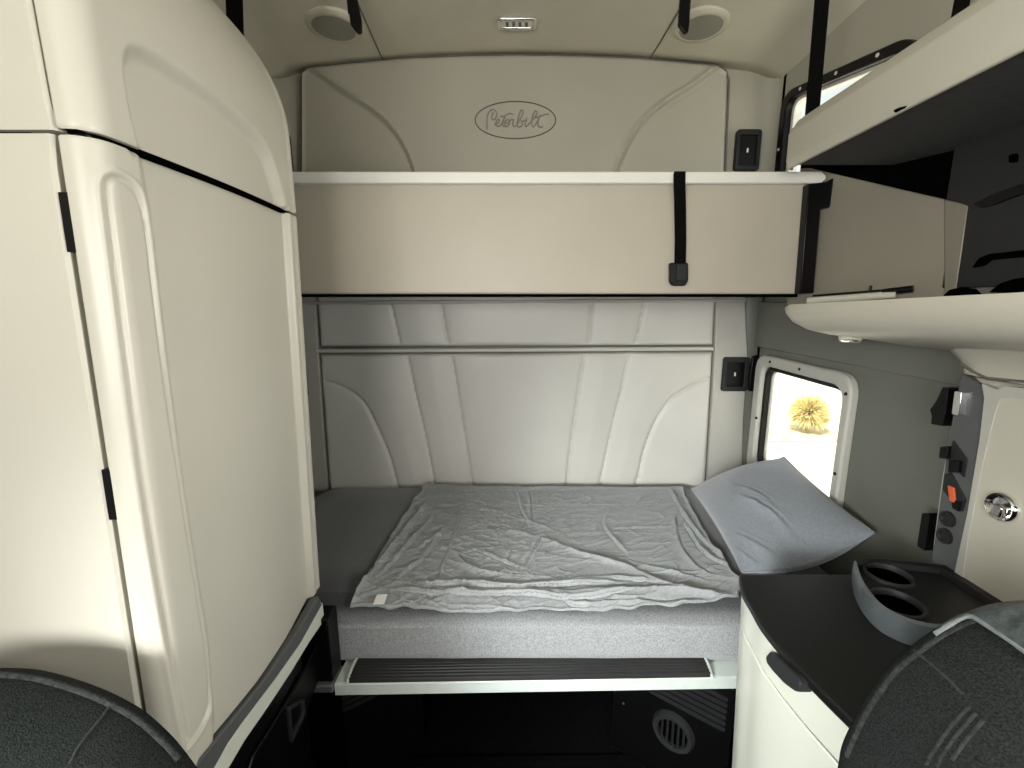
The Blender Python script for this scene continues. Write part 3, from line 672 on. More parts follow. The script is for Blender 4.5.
def door_mesh(name, zlo, zhi, nz, parent, lower):
    S = np.array(section(-.551)); ns = len(S)
    arc = np.concatenate([[0], np.cumsum(np.hypot(*np.diff(S, axis=0).T))])
    tg = np.gradient(S, axis=0); tg /= np.linalg.norm(tg, axis=1)[:, None]
    nrm = np.stack([tg[:, 1], -tg[:, 0]], -1)            # outward, towards the aisle / the cab
    t = np.linspace(0, 1, nz)
    Y = np.repeat(S[:, 1][:, None], nz, 1); zl = zlo(S[:, 1])[:, None]; zh = zhi(S[:, 1])[:, None]
    Z = zl + (zh - zl) * t[None, :]
    X = S[:, 0][:, None] + lean_low(Z) + lean_up(Z)
    A = np.repeat(arc[:, None], nz, 1)
    PX, PY = project(X, Y, Z)
    vis = (np.arange(ns) > 2) & (np.arange(ns) < ns - 3)
    def onto(pts):
        """carry a line seen on the door over to (arc length, height) on its surface"""
        out = []
        for a, b in smooth_line(pts, 8):
            d = np.hypot(PX - a, PY - b) + 1e3 * (~vis)[:, None]; k = np.argpartition(d.ravel(), 6)[:6]; q = 1 / (d.ravel()[k] + .05)
            out.append(((A.ravel()[k] * q).sum() / q.sum(), (Z.ravel()[k] * q).sum() / q.sum()))
        o = np.array(out); n = len(o); sm = o.copy()
        for i in range(n):
            r = min(9, i, n - 1 - i); sm[i] = o[i - r:i + r + 1].mean(0)
        return [tuple(p) for p in sm]
    mask = sstep((A - .006) / .01) * sstep((arc[-1] - .13 - A) / .01)
    H = np.zeros_like(X)
    if lower:
        L1 = onto(HS); d, s = seg_dist(A, Z, L1); inside = inpoly(A, Z, L1)
        H += -.0042 * np.exp(-(d / .0036) ** 2) + .0018 * np.exp(-((d - .008) / .004) ** 2) * sstep(.5 - np.where(inside, d, -d) / .006) - .0015 * sstep(.5 + np.where(inside, d, -d) / .006)
        d, s = seg_dist(A, Z, onto(VS)); H += -.016 * sstep(.5 - d * s / .030)
    else:
        L1 = onto(RP); d, s = seg_dist(A, Z, L1); inside = inpoly(A, Z, L1 + [(L1[-1][0], .1), (L1[0][0], .1)])
        sd = np.where(inside, d, -d); H += -.018 * sstep(.5 + sd / .024)
    rim = np.minimum(t, 1 - t)[None, :] * (zh - zl)
    H = H * mask - .0025 * np.exp(-(rim / .0022) ** 2)
    X = X + nrm[:, 0][:, None] * H; Y = Y + nrm[:, 1][:, None] * H
    pad = lambda B: np.concatenate([B[:, :1], B, B[:, -1:]], 1)
    Xb, Yb, Zb = pad(X), pad(Y), pad(Z)
    for c in (0, -1):
        Xb[:, c] -= .02 * nrm[:, 0]; Yb[:, c] -= .02 * nrm[:, 1]
    return grid(name, Xb, Yb, Zb, M['cream'], parent, smooth=45)
wd = thing('wardrobe', (-.78, .8, -.8), 'tall cream wardrobe with rounded doors reaching the ceiling', 'wardrobe')
SEAM = .197
zseam = lambda y: SEAM - .006 * np.clip((y - .6) / .45, 0, 1) * 0
_zb = sorted(yz([(321, 594), (306, 618), (293, 639), (263, 681), (230, 722), (200, 758), (180, 785)], -.546))
zbot = lambda y: np.interp(y, [p[0] for p in _zb], [p[1] for p in _zb])
dr = door_mesh('lower_door', lambda y: zbot(y), lambda y: zseam(y) - .0026 + 0 * y, 540, wd, True)
du = door_mesh('upper_door', lambda y: zseam(y) + .0026 + 0 * y, lambda y: .93 + 0 * y, 220, wd, False)
# black seal in the horizontal gap between the doors
sc_ = np.array(section(-.551))[3:-3]; tg_ = np.gradient(sc_, axis=0); tg_ /= np.linalg.norm(tg_, axis=1)[:, None]; nn_ = np.stack([tg_[:, 1], -tg_[:, 0]], -1)
sc_ = sc_[::4]; nn_ = nn_[::4]
L = []
for p, n_ in zip(sc_, nn_):
    a, b = p - n_ * .010, p - n_ * .024
    L.append([(a[0], a[1], SEAM - .0042), (a[0], a[1], SEAM + .0042), (b[0], b[1], SEAM + .0042), (b[0], b[1], SEAM - .0042)])
loft('door_seal', L, M['blackm'], wd, smooth=40)
# dark inner carcass seen through the gaps
cs = [(-1.03, YW + .012), (-.56, YW + .012), (-.535, YW + .05), (-.53, .75), (-.55, 1.06), (-.60, 1.075), (-1.03, 1.075)]
L = []
for z in np.linspace(-.70, .93, 30):
    dx = float(lean_low(z) + lean_up(z)) - .034
    L.append([(max(XL, x + dx) if x > -1.0 else XL, y, z) for x, y in cs])
loft('carcass', L, M['blackm'], wd, smooth=0)
# front panels left of the gap
gl = lambda z, o: -.551 + float(lean_low(z)) - o
def front_panel(name, z0, z1, gapoff, gaptop=None):
    zs = np.linspace(z0, z1, 24); L = []
    for z in zs:
        g = gapoff(z); k = min(1, min(z - z0, z1 - z) / .005); yy = YW + .004 * (1 - k)
        L.append([(XL, YW + .03, z), (XL, yy, z), (g - .004, yy, z), (g, yy + .004, z), (g, YW + .03, z)])
    return loft(name, L, M['cream'], wd, smooth=30)
front_panel('front_panel', -.70, SEAM - .002, lambda z: -.551 + float(lean_low(z)) - .009)
front_panel('upper_front_panel', SEAM + .002, .93, lambda z: -.551 - .004 + .02 * (z - .2) * 0)
# latches showing in the front gap
for (a, b), (c, d_) in (((63, 192), (70, 252)), ((107, 470), (114, 520))):
    p, q = at(a, b, Y=YW), at(c, d_, Y=YW); gp0, gp1 = gl(p[2], 0), gl(q[2], 0)
    mesh('hinge', [(x, y, z) for y in (YW + .0005, YW + .02) for x, z in ((gp0 - .009, p[2]), (gp0 + .003, p[2]), (gp1 + .003, q[2]), (gp1 - .009, q[2]))],
         [(0, 1, 2, 3), (4, 5, 6, 7), (0, 1, 5, 4), (1, 2, 6, 5), (2, 3, 7, 6), (3, 0, 4, 7)], M['black'], wd, smooth=0)
prism('kick_band', yz([(320, 596), (293, 641), (263, 684), (230, 725), (200, 762), (160, 812), (178, 830), (218, 766), (230, 744), (246, 721), (276, 681), (302, 644), (324, 604)], -.545), 'X', -.568, -.548, M['mgrey'], wd, bevel=.004, label='slate grey kick band')
prism('kick_strip', yz([(324, 602), (302, 642), (276, 679), (246, 719), (230, 742), (218, 764), (178, 828), (195, 835), (231, 768), (246, 742), (270, 707), (293, 672), (311, 642), (326, 620)], -.548), 'X', -.570, -.551, M['counter'], wd, bevel=.003)

prism('plinth', [(.58, -.818), (.985, -.818), (1.03, -.80), (.95, -.775), (.80, -.76), (.58, -.72)], 'X', XL + .3, -.577, M['black'], wd, bevel=.003)
# black base cabinet below it
bc = thing('base_cabinet', (-.78, .8, FL), 'black low cabinet under the tall cream wardrobe', 'cabinet')
prism('cabinet_body', [(.57, FL), (.975, FL), (.975, -.822), (.57, -.822)], 'X', XL, -.575, M['black'], bc, bevel=.004)
prism('drawer_front', yz([(320, 640), (306, 668), (284, 707), (254, 755), (240, 800), (262, 800), (282, 770), (312, 700), (324, 664)], -.566), 'X', -.574, -.566, M['black'], bc, bevel=.004)
hq = [(287, 707), (303, 698), (305, 714), (291, 744)]
hin = [(290, 710), (301, 703), (302, 714), (292, 736)]
ring('drawer_handle', roundpoly(yz(hq, -.562), .006), roundpoly(yz(hin, -.562), .005), 'X', -.570, -.558, M['dgrey'], bc)
eb = thing('end_block', (-.58, 1.08, -1.1), 'black corner block with grey lip at the foot of the wardrobe', 'trim block')
box('block_body', -.66, at(330, 650, Y=1.04)[0], 1.04, 1.10, -1.03, -.835, M['black'], eb, bevel=.004)
box('block_lip', -.66, at(333, 686, Y=1.03)[0], 1.028, 1.10, -1.055, -1.03, M['mgrey'], eb, bevel=.005)
box('block_foot', -.66, at(332, 700, Y=1.04)[0], 1.04, 1.10, FL, -1.055, M['blackm'], eb, bevel=.004)

# ------------------------------------------------------------------ counter cabinet by the bed
ZC = -.629
edge = smooth_line(xy([(739, 574), (742, 589), (751, 605), (762, 624), (785, 652), (817, 686), (858, 726)], ZC), 5)
ct_out = [edge[0]] + edge + [(1.02, edge[-1][1]), (1.02, edge[0][1])]
ct = prism('countertop', ct_out[1:], 'Z', ZC - .020, ZC, M['blackc'] if 'blackc' in M else mat('black_laminate', (.007, .0073, .0073), .42, noise=.15, nscale=500, bump=.15, bscale=600), bevel=.004)
tag(ct, 'black laminate worktop on the white bedside cabinet', 'worktop')
cc = thing('bedside_cabinet', (.76, .7, FL), 'white cabinet with one drawer beside the bed step', 'cabinet')
def inset_out(o): return [(x + o, y - (o if i == 0 else 0)) for i, (x, y) in enumerate(edge)] + [(1.015, edge[-1][1]), (1.015, edge[0][1] - o)]
ZS = -.733
def flare(name, z0, z1, m, o=.006, n=6):
    L = []
    for z in np.linspace(z0, z1, n):
        k = .012 * np.clip((ZC - z) / .3, 0, 2)
        L.append([(x + o - (0 if x > 1.0 else 0) + (0 if x > 1 else float(k)), y - .004, z) for x, y in edge] + [(1.015, edge[-1][1], z), (1.015, edge[0][1] - .004, z)])
    return loft(name, L, m, cc, smooth=40, bevel=.003)
flare('drawer', ZS + .0025, ZC - .021, M['counter'])
flare('cabinet_body', FL, ZS - .0025, M['counter'])
flare('shadow_gap', ZS - .01, ZS + .01, M['dgrey'], o=.011)
hz_ = lambda a, b: (684 + a / 3.01, 560 + b / 3.01)
xh = float(np.interp(.76, [p[1] for p in edge][::-1], [p[0] for p in edge][::-1])) + .006
hp = yz([hz_(*p) for p in [(256, 290), (268, 276), (284, 282), (318, 316), (350, 348), (362, 372), (360, 398), (345, 396), (312, 372), (280, 338), (260, 312)]], xh)
prism('drawer_handle', roundpoly(hp, .004, 3), 'X', xh - .008, xh + .03, M['dgrey'], cc, bevel=.004, seg=3, label='dark grey drawer pull')

# cup holder tray
ZT = -.583
ch = lambda a, b: (824 + a / 4.52, 470 + b / 4.52)
tray = xy([ch(*p) for p in [(140, 415), (150, 460), (168, 508), (210, 572), (270, 630), (350, 672), (430, 698), (520, 712), (600, 700)]], ZT)
tray = smooth_line(tray, 4) + [(.945, tray[-1][1]), (.945, .90), tuple(xy([ch(250, 398)], ZT)[0]), tuple(xy([ch(180, 400)], ZT)[0])]
M['cupdark'] = mat('black_tray_plastic', (.012, .012, .013), .4, spec=.35, noise=.08, bump=.1)
ctr_t = np.mean(np.array(tray), 0)
cu = thing('cup_holder', (.85, .75, ZC), 'dark grey twin cup holder tray on the black worktop', 'cup holder')
L = [[(x + (ctr_t[0] - x) * s, y + (ctr_t[1] - y) * s, z) for x, y in tray] for s, z in ((-.02, ZC), (0, ZC + .012), (0, ZT - .006), (.02, ZT), (.10, ZT - .001), (.13, ZT - .012))]
tr = loft('tray', L, M['cupdark'], cu, smooth=40)
e1 = np.array(xy([ch(290, 478)], ZT - .012)[0]); e2 = np.array(xy([ch(330, 608)], ZT - .012)[0])
cut = [lathe('cut', [(.040, -.045), (.041, .10)], (*e, ZT - .0), (0, 0, 1), M['black']) for e in (e1, e2)]
boolean(tr, cut)
nb = 33
outb = [np.array(p) for p in tray[:nb]]
def off(p, o): d = ctr_t - p; return p + d / np.linalg.norm(d) * o
L = []
for p in outb:
    a, b = off(p, -.004), off(p, .007)
    L.append([(*a, ZC + .001), (*off(p, -.005), ZC + .02), (*off(p, -.003), ZT + .001), (*off(p, .003), ZT + .005), (*b, ZT + .001), (*b, ZC + .001)])
loft('front_band', L, M['grey'], cu, smooth=50, label='lighter grey curved front band')
deck = [(x + (ctr_t[0] - x) * .1, y + (ctr_t[1] - y) * .1) for x, y in tray]
for e in (e1, e2):
    lathe('cup_rim', [(.0395, -.008), (.0395, .003), (.042, .006), (.046, .004), (.047, -.004)], (*e, ZT - .010), (0, 0, 1), M['dgrey'], cu, cap=False)
    lathe('cup_well', [(.0001, -.030), (.034, -.030), (.0398, -.02), (.0405, .004)], (*e, ZT - .010), (0, 0, 1), M['blackm'], cu, cap=False)

# ------------------------------------------------------------------ tall side cabinet with control strip
XT = .95
tc_ = thing('side_cabinet', (.99, .6, -.62), 'cream side cabinet with dark control strip behind the cup holder', 'cabinet')
prism('cabinet_body', [(.30, -.625), (.945, -.625), (.957, -.40), (.957, -.158), (.30, -.158)], 'X', XT, XR - .002, M['cream_d'], tc_, bevel=.012, seg=4)
dpx = [(1001, 402), (1006, 393), (1016, 392), (1100, 405), (1100, 700), (948, 640), (953, 612), (975, 520), (990, 450)]
prism('door', roundpoly(yz(dpx, XT), .012, 4), 'X', XT - .010, XT + .01, M['cream_d'], tc_, bevel=.005, seg=3)
prism('door_surround', roundpoly(yz([(987, 383), (1003, 390), (1010, 386), (1100, 396), (1100, 410), (1016, 397), (1006, 399), (1001, 412), (987, 470), (973, 540), (962, 625), (950, 625), (956, 590), (973, 512), (985, 441), (990, 398)], XT), .004, 3), 'X', XT - .012, XT + .01, M['trimlt'], tc_, bevel=.006, seg=4, label='pale rounded door surround')
tube('door_gap', [at(a, b, X=XT - .006) for a, b in [(1090, 407), (1016, 396), (1006, 398), (1001.5, 412), (987.5, 470), (973.5, 540), (962.5, 625)]], .0028, M['seam'], tc_, n=6)
k = at(1003, 507, X=XT - .01)
lt = lathe('door_latch', [(.0001, .004), (.018, .004), (.021, .006), (.026, .010), (.030, .006), (.031, 0)], k, (-1, 0, 0), M['chrome'], tc_)
box('latch_paddle', k[0] - .016, k[0] - .002, k[1] - .012, k[1] + .008, k[2] - .018, k[2] + .004, M['chrome'], lt, bevel=.003)
gpx = [(963, 373), (985, 386), (990, 396), (985, 440), (973, 510), (956, 588), (951, 604), (930, 575), (936, 540), (943, 490), (950, 440), (957, 402)]
XG = XT - .004
cpn = prism('control_panel', roundpoly(yz(gpx, XG), .008, 4), 'X', XG - .004, XT + .01, M['mgrey'], tc_, bevel=.003)
def ctl(name, pts, m, t=.008, o=.0, **kk): return prism(name, roundpoly(yz(pts, XG - .004 - o), .003, 3), 'X', XG - .004 - o - t, XG - .002, m, cpn, bevel=.0015, **kk)
ctl('chrome_switch', [(960, 391), (967, 392), (964, 416), (957, 414)], M['chrome'], .012)
ctl('switch_plate', [(954, 440), (968, 459), (965, 478), (949, 460)], M['dgrey'], .003)
ctl('rocker_switch', [(945, 447), (953, 446), (952, 459), (944, 458)], M['black'], .012)
ctl('rocker_switch', [(954, 460), (964, 461), (963, 473), (953, 472)], M['black'], .012)
ctl('socket_plate', [(946, 474), (952, 472), (967, 500), (963, 512), (944, 490)], M['dgrey'], .004)
ctl('orange_switch', [(951, 485), (957, 488), (958, 503), (953, 501)], M['orange'], .008)
ctl('toggle', [(955, 500), (964, 501), (962, 512), (955, 508)], M['black'], .007)
for a, b in ((948.5, 519), (945.5, 536)):
    lathe('round_socket', [(.0001, .003), (.010, .003), (.012, .006), (.017, .006), (.018, 0)], at(a, b, X=XG - .004), (-1, 0, 0), M['dgrey'], cpn, n=24)
prism('door_catch', roundpoly(yz([(949, 387), (955, 388), (952, 412), (949, 426), (937, 424), (938, 416), (936, 410), (943, 400)], XT + .02), .003, 3), 'X', XT + .005, XT + .045, M['black'], tc_, bevel=.003)
prism('cable_clip', roundpoly(yz([(928, 513), (936, 513), (931, 551), (923, 546)], XT + .02), .003, 3), 'X', XT + .005, XT + .045, M['black'], tc_, bevel=.003)
prism('shadow_panel', yz([(920, 568), (929, 568), (952, 600), (948, 640), (936, 632)], XT - .004), 'X', XT - .006, XT + .01, M['blackm'], tc_, bevel=0)

# ------------------------------------------------------------------ lower side shelf (cream) with reading light
ls = thing('side_shelf', (.88, .9, -.1), 'cream moulded shelf with rounded tip above the side cabinet', 'shelf')
def slay(z, o, far):
    return [(x, y, z_) for x, y, z_ in z]
TOPZ = lambda y: -.008 + .03 * (1.25 - y) / .6
def shelf_layer(ax, tipy, midx, midy, inx, iny, zt_, zi):
    out = [(ax, .30, zt_)]
    out += [(ax, y, zt_) for y in np.linspace(.5, tipy - .06, 6)]
    out += [(ax + .004, tipy - .03, zt_), (ax + .018, tipy - .008, zt_), (ax + .04, tipy, zt_)]
    out += [(midx, midy, (zt_ + zi) / 2), (inx, iny, zi), (XR - .003, iny - .005, zi), (XR - .003, .30, zi)]
    return out
LL = [shelf_layer(.708, 1.245, .88, 1.22, .96, 1.2, .004, .004), shelf_layer(.706, 1.26, .88, 1.235, .97, 1.2, -.004, -.002), shelf_layer(.708, 1.255, .87, 1.20, .96, 1.14, -.02, -.03), shelf_layer(.716, 1.235, .86, 1.15, .955, 1.06, -.042, -.06),
      shelf_layer(.736, 1.2, .86, 1.10, .95, 1.0, -.062, -.085), shelf_layer(.766, 1.155, .86, 1.07, .945, .985, -.074, -.100), shelf_layer(.83, 1.09, .88, 1.04, .945, .978, -.085, -.104)]
for li, lay in enumerate(LL):
    LL[li] = [(x, y, z - .013 + .022 * np.clip((1.25 - y) / .6, 0, 1.6)) for x, y, z in lay]
loft('shelf_body', LL, M['cream_d'], ls, smooth=60)
# fillet bracket down to the cabinet
brk = []
for z, o in ((-.06, -.075), (-.09, -.05), (-.115, -.025), (-.135, -.012), (-.154, -.008)):
    r = [(XT + o, .30), (XT + o, .90), (XT + o + .006, .94), (XT + o + .03, .965 - o * .6), (XR - .003, .965 - o * .6), (XR - .003, .30)]
    brk.append([(x, y, z) for x, y in r])
loft('support_bracket', brk, M['cream_d'], ls, smooth=60)
tube('seam_line', [at(961, 364, X=XT - .009), at(972, 371, X=XT - .009), at(987, 378, X=XT - .009), at(1040, 383, X=XT - .009)], .003, M['seam'], ls, n=6)
rlx, rly, rlz = at(851, 331, Z=-.072)
rl = thing('reading_light', (rlx, rly, -.075), 'small swivel reading light under the cream side shelf', 'light')
lathe('light_base', [(.0001, -.012), (.040, -.012), (.040, .003), (.030, .010), (.018, .012)], (rlx + .012, rly, rlz + .012), (0, 0, -1), M['cream_d'], rl, n=32)
lathe('light_head', [(.020, -.02), (.022, .004), (.025, .012), (.024, .022), (.021, .026), (.017, .024)], (rlx, rly, rlz), (-.15, -.25, -1), M['cream_d'], rl, n=32, cap=False)
lathe('lens', [(.0001, .0275), (.012, .0275), (.020, .025), (.022, .020)], (rlx, rly, rlz), (-.15, -.25, -1), M['chrome'], rl, n=32)
box('hinge_tab', rlx - .036, rlx - .020, rly + .01, rly + .03, rlz - .004, rlz + .014, M['cream_d'], rl, bevel=.004)

# ------------------------------------------------------------------ cream end panel of the bunk and its track
pa, pb, pc_, pd = at(831, 179, X=.89), at(972, 206, X=XR), at(958, 296, X=XR), at(818, 302, X=.895)
pa, pd = (np.array(at(800, 166, Y=1.465)), np.array(at(786, 304, Y=1.465)))
pb, pc_ = np.array(at(973, 206, X=XR - .004)), np.array(at(958, 302, X=XR - .006))
nz_ = np.cross(pb - pa, pd - pa); nz_ /= np.linalg.norm(nz_); nz_ = nz_ if nz_[1] > 0 else -nz_
ep = thing('bunk_end_panel', (.96, 1.2, 0), 'beige wedge shaped panel right of the upper bunk front', 'panel')
q = [pa, pb, pc_, pd]; q2 = [p + nz_ * .02 for p in q]
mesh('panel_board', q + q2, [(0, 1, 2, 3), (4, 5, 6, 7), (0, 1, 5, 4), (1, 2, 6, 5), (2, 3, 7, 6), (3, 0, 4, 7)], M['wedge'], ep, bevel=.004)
e0, e1_ = pb + (pa - pb) * .13, pc_ + (pd - pc_) * .06
f0 = [e0 - nz_ * .002, pb - nz_ * .018 + np.array((0, 0, .0)), pc_ - nz_ * .018, e1_ - nz_ * .002]
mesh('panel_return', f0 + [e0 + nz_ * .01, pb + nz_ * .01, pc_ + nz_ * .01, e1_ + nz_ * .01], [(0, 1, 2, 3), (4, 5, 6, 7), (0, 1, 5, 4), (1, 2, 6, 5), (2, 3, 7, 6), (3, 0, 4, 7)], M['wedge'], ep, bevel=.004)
tk = thing('bunk_track', (.93, 1.25, .0), 'thin black track with latch under the beige wedge panel', 'track')
t0 = np.array(at(813, 296, Y=1.34)); t1 = np.array(at(910, 288.5, X=XR - .05))
tube('track_bar', [t0, t1], .004, M['black'], tk, n=6)
dv = (t1 - t0); tube('track_latch', [t0 + dv * .72 - np.array((0, .012, .004)), t1 - np.array((0, .010, .001))], .009, M['black'], tk, n=8)
tube('track_pin', [t0 + dv * .62, t0 + dv * .62 + np.array((0, -.002, .016))], .0035, M['black'], tk, n=6)
tube('track_lip', [t0 + np.array((-.02, -.01, -.014)), t0 + dv * .85 + np.array((0, -.012, -.012))], .010, M['cream_d'], tk, n=8)

# ------------------------------------------------------------------ overhead shelf
os_ = thing('overhead_shelf', (.86, .8, .35), 'cream edged overhead shelf with dark grey underside', 'shelf')
pf = roundpoly([(.704, .352), (.698, .372), (.697, .440), (.716, .470), (.745, .490), (.760, .490), (.760, .40), (.716, .366), (.714, .352)], .004, 4)
L = []
for y, s in ((.25, 0), (1.27, 0), (1.282, .004), (1.288, .012)):
    L.append([(x + (s if x < .72 else 0), y, z) for x, z in pf])
loft('fascia', L, M['cream_d'], os_, smooth=35)
ug = mat('grey_underside_fabric', (.055, .057, .06), .8, noise=.25, nscale=30, bump=.3, bscale=60, stretch=(1, 6, 1))
box('underside', .715, XR - .002, .25, 1.255, .356, .372, ug, os_, bevel=.002)
lathe('drain_hole', [(.0001, .002), (.012, .002), (.014, 0)], at(903, 109, Z=.356), (0, 0, -1), M['blackm'], os_, n=20)
pbx = pb + (pb - pa) * .12; bq = [pa + nz_ * .024, pbx + nz_ * .024, pbx + nz_ * .024, pa + nz_ * .024]
bq = [np.array((p[0], p[1], zq)) for p, zq in zip(bq, (pb[2] - .03, pb[2] - .03, .44, .44))]
bq2 = [p + nz_ * .012 for p in bq]
mesh('back_liner', bq + bq2, [(0, 1, 2, 3), (4, 5, 6, 7), (0, 1, 5, 4), (1, 2, 6, 5), (2, 3, 7, 6), (3, 0, 4, 7)], M['blackm'], os_, smooth=0)
sl = box('side_liner', XR - .02, XR - .001, .25, 1.125, .032, .358, M['dgrey'], os_, bevel=.002)
XS = XR - .021
def sll(name, pts, m, t=.004): return prism(name, roundpoly(yz(pts, XS), .004, 3), 'X', XS - t, XS + .004, m, sl, bevel=.001)
sll('liner_ledge', [(975, 204), (1000, 192), (1060, 172), (1060, 180), (1000, 203), (984, 208)], M['black'], .006)
sll('pull_recess', [(973, 268), (980, 258), (990, 254), (1060, 246), (1060, 254), (992, 260), (984, 266)], M['blackm'], .003)
sll('pull_recess', [(990, 292), (1002, 283), (1015, 279), (1060, 272), (1060, 296)], M['blackm'], .003)
sll('pull_recess', [(944, 296), (950, 290), (962, 287), (975, 289), (982, 296)], M['blackm'], .003)
sll('liner_button', [(1010, 155), (1018, 153), (1018, 162), (1010, 163)], M['blackm'], .003)

# ------------------------------------------------------------------ front seats (backs)
from mathutils.bvhtree import BVHTree
YC = .48
right_px = [(840, 775), (844, 752), (852, 733), (863, 711), (877, 689), (894, 667), (913, 651), (936, 634), (960, 621), (985, 613), (1010, 609), (1040, 608)]
left_px = [(196, 775), (181, 755), (166, 738), (141, 716), (115, 701), (90, 690), (60, 680), (30, 673), (0, 671), (-30, 672)]
def seat(px, sx, label):
    h = smooth_line(xz(px, YC), 4)
    low = [(h[0][0] - .012 * np.sign(sx), z) for z in (-1.08, -.9, -.75)]
    o = low + h + [(2 * sx - x, z) for x, z in h][::-1] + [(2 * sx - x, z) for x, z in low][::-1]
    t = thing('cab_seat', (sx, YC - .1, FL), label, 'seat', 'dark cloth cab seats')
    L = []
    for yy, s in ((-.150, .65), (-.146, .45), (-.134, .28), (-.112, .15), (-.080, .07), (-.045, .022), (-.018, .004), (0, 0), (.010, .02), (.016, .07), (.02, .3)):
        L.append([(x + (sx - x) * s, YC + yy, z + (-.85 - z) * s * .6) for x, z in o])
    b = loft('backrest', L, M['seat'], t, smooth=75)
    loft('seat_cushion', [[(p[0], p[1], z) for p in rect(sx - .25 + i, sx + .25 - i, -.16 + i, YC - .02 - i, .07)] for i, z in ((.02, -1.12), (0, -1.09), (0, -1.03), (.02, -1.0), (.06, -.985))], M['seat'], t, smooth=60)
    loft('pedestal', [[(p[0], p[1], z) for p in rect(sx - .2 + i, sx + .2 - i, -.05 + i, YC - .05 - i, .03)] for i, z in ((0, FL), (0, FL + .05), (.03, FL + .08), (.02, -1.11))], M['black'], t, smooth=40)
    bm = bmesh.new(); bm.from_mesh(b.data); tree = BVHTree.FromBMesh(bm); bm.free(); org = Vector(b.location)
    def drape(l, off=.002):
        """lay a line seen on the backrest onto its surface"""
        out = []
        for px_, py_ in smooth_line(l, 5):
            d = Vector(at(px_, py_, Y=1.0)).normalized(); hit = tree.ray_cast(Vector((0, 0, E)) - org, d)
            if hit[0] is not None:
                p = hit[0] + org + hit[1] * off * (1 if hit[1].dot(d) < 0 else -1); out.append((p.x, p.y, p.z - E))
        return out
    return t, b, drape
sR, bR, drR = seat(right_px, .62, 'dark cloth cab seat with grey cover flap beside the black worktop')
sL, bL, drL = seat(left_px, -.68, 'dark cloth cab seat in front of the tall cream wardrobe')
tube('edge_piping', drR([(a + 3, b + 4) for a, b in right_px[:-2] if b < 768], 0), .0035, M['seat_welt'], sR, n=6)
tube('edge_piping', drL([(a - 3, b + 4) for a, b in left_px[:-1] if b < 762], 0), .004, M['seat_welt'], sL, n=6)
tube('seam', drR([(914, 650), (935, 667), (950, 681), (962, 694)], 0), .002, M['seat_welt'], sR, n=6)
tube('seam', drL([(113, 702), (98, 722), (80, 745), (70, 764)], 0), .002, M['seat_welt'], sL, n=6)
for ln in ([(969, 706), (950, 727), (934, 750), (926, 764)], [(976, 713), (957, 734), (942, 755), (936, 766)], [(983, 720), (965, 741), (952, 760)]):
    tube('stitched_welt', drR(ln, 0), .0021, M['seat_welt'], sR, n=6)
# thin cloth flap along the top of the right seat
nu, nw = 70, 20
u, w = np.meshgrid(np.linspace(0, 1, nu), np.linspace(0, 1, nw), indexing='ij')
topl = np.array(smooth_line([at(a, b, Y=YC + .012) for a, b in [(936, 632), (948, 623), (962, 616), (990, 606), (1024, 602), (1060, 602)]], 8))
lowd = drR([(937, 637), (950, 629), (969, 620), (985, 628), (1003, 640), (1020, 652), (1045, 672)], .006)
lowl = np.array(lowd)
q = np.linspace(0, 1, len(topl)); q2 = np.linspace(0, 1, len(lowl))
TT = np.stack([np.interp(u, q, topl[:, i]) for i in range(3)], -1); BB = np.stack([np.interp(u, q2, lowl[:, i]) for i in range(3)], -1)
PP = TT + (BB - TT) * w[..., None]
bulge = np.linalg.norm(TT - BB, axis=-1) * .22 * np.sin(math.pi * w)
PP[..., 2] += bulge + .003 * np.sin(w * 10 + u * 16) * np.sin(math.pi * w) * u
PP[..., 1] -= bulge * .5
fp = grid('cover_flap', PP[..., 0], PP[..., 1], PP[..., 2], M['flap'], sR, smooth=80, label='lighter grey cloth flap')
md = fp.modifiers.new('thick', 'SOLIDIFY'); md.thickness = .004; md.offset = 0
tube('flap_hem', [tuple(p) for p in lowl[:-2]], .0028, M['flaphem'], fp, n=6)

# ------------------------------------------------------------------ outdoors beyond the window
ZG = FL - 1.1
gd = box('ground', 0, 40, -20, 40, ZG - .1, ZG, M['concrete'], bevel=0); tag(gd, kind='structure')
bush_c = np.array(at(810, 410, Z=ZG + .50))
bed = prism('gravel_bed', [(bush_c[0] - 5, bush_c[1] - .55), (bush_c[0] + 12, bush_c[1] - .55), (bush_c[0] + 12, bush_c[1] + 1.95), (bush_c[0] - 5, bush_c[1] + 1.95)], 'Z', ZG, ZG + .04, M['gravel'], bevel=.02)
tag(bed, 'tan gravel verge under the dry bush outside', 'gravel', kind='stuff')
gw = box('garden_wall', bush_c[0] - 9, bush_c[0] + 14, bush_c[1] + 2.0, bush_c[1] + 2.2, ZG, ZG + 2.6, M['plaster'], bevel=.02); tag(gw, 'pale plaster wall behind the dry bush outside', 'wall')
bv, bf = [], []
for k in range(2600):
    th_, ph = random.uniform(0, 2 * math.pi), math.acos(random.uniform(-.8, 1)); R_ = random.uniform(.30, .42)
    d = np.array((math.sin(ph) * math.cos(th_), math.sin(ph) * math.sin(th_), math.cos(ph)))
    p = bush_c + np.array((0, 0, -.05)) + d * R_ * random.uniform(.2, .6); q = bush_c + np.array((0, 0, -.05)) + d * R_ + rng.normal(0, .05, 3)
    q[2] = max(q[2], ZG + .045); p[2] = max(p[2], ZG + .045)
    s = np.cross(d, rng.normal(0, 1, 3)); s = s / np.linalg.norm(s) * random.uniform(.008, .02)
    i = len(bv); bv += [tuple(p - s), tuple(p + s), tuple(q)]; bf.append((i, i + 1, i + 2))
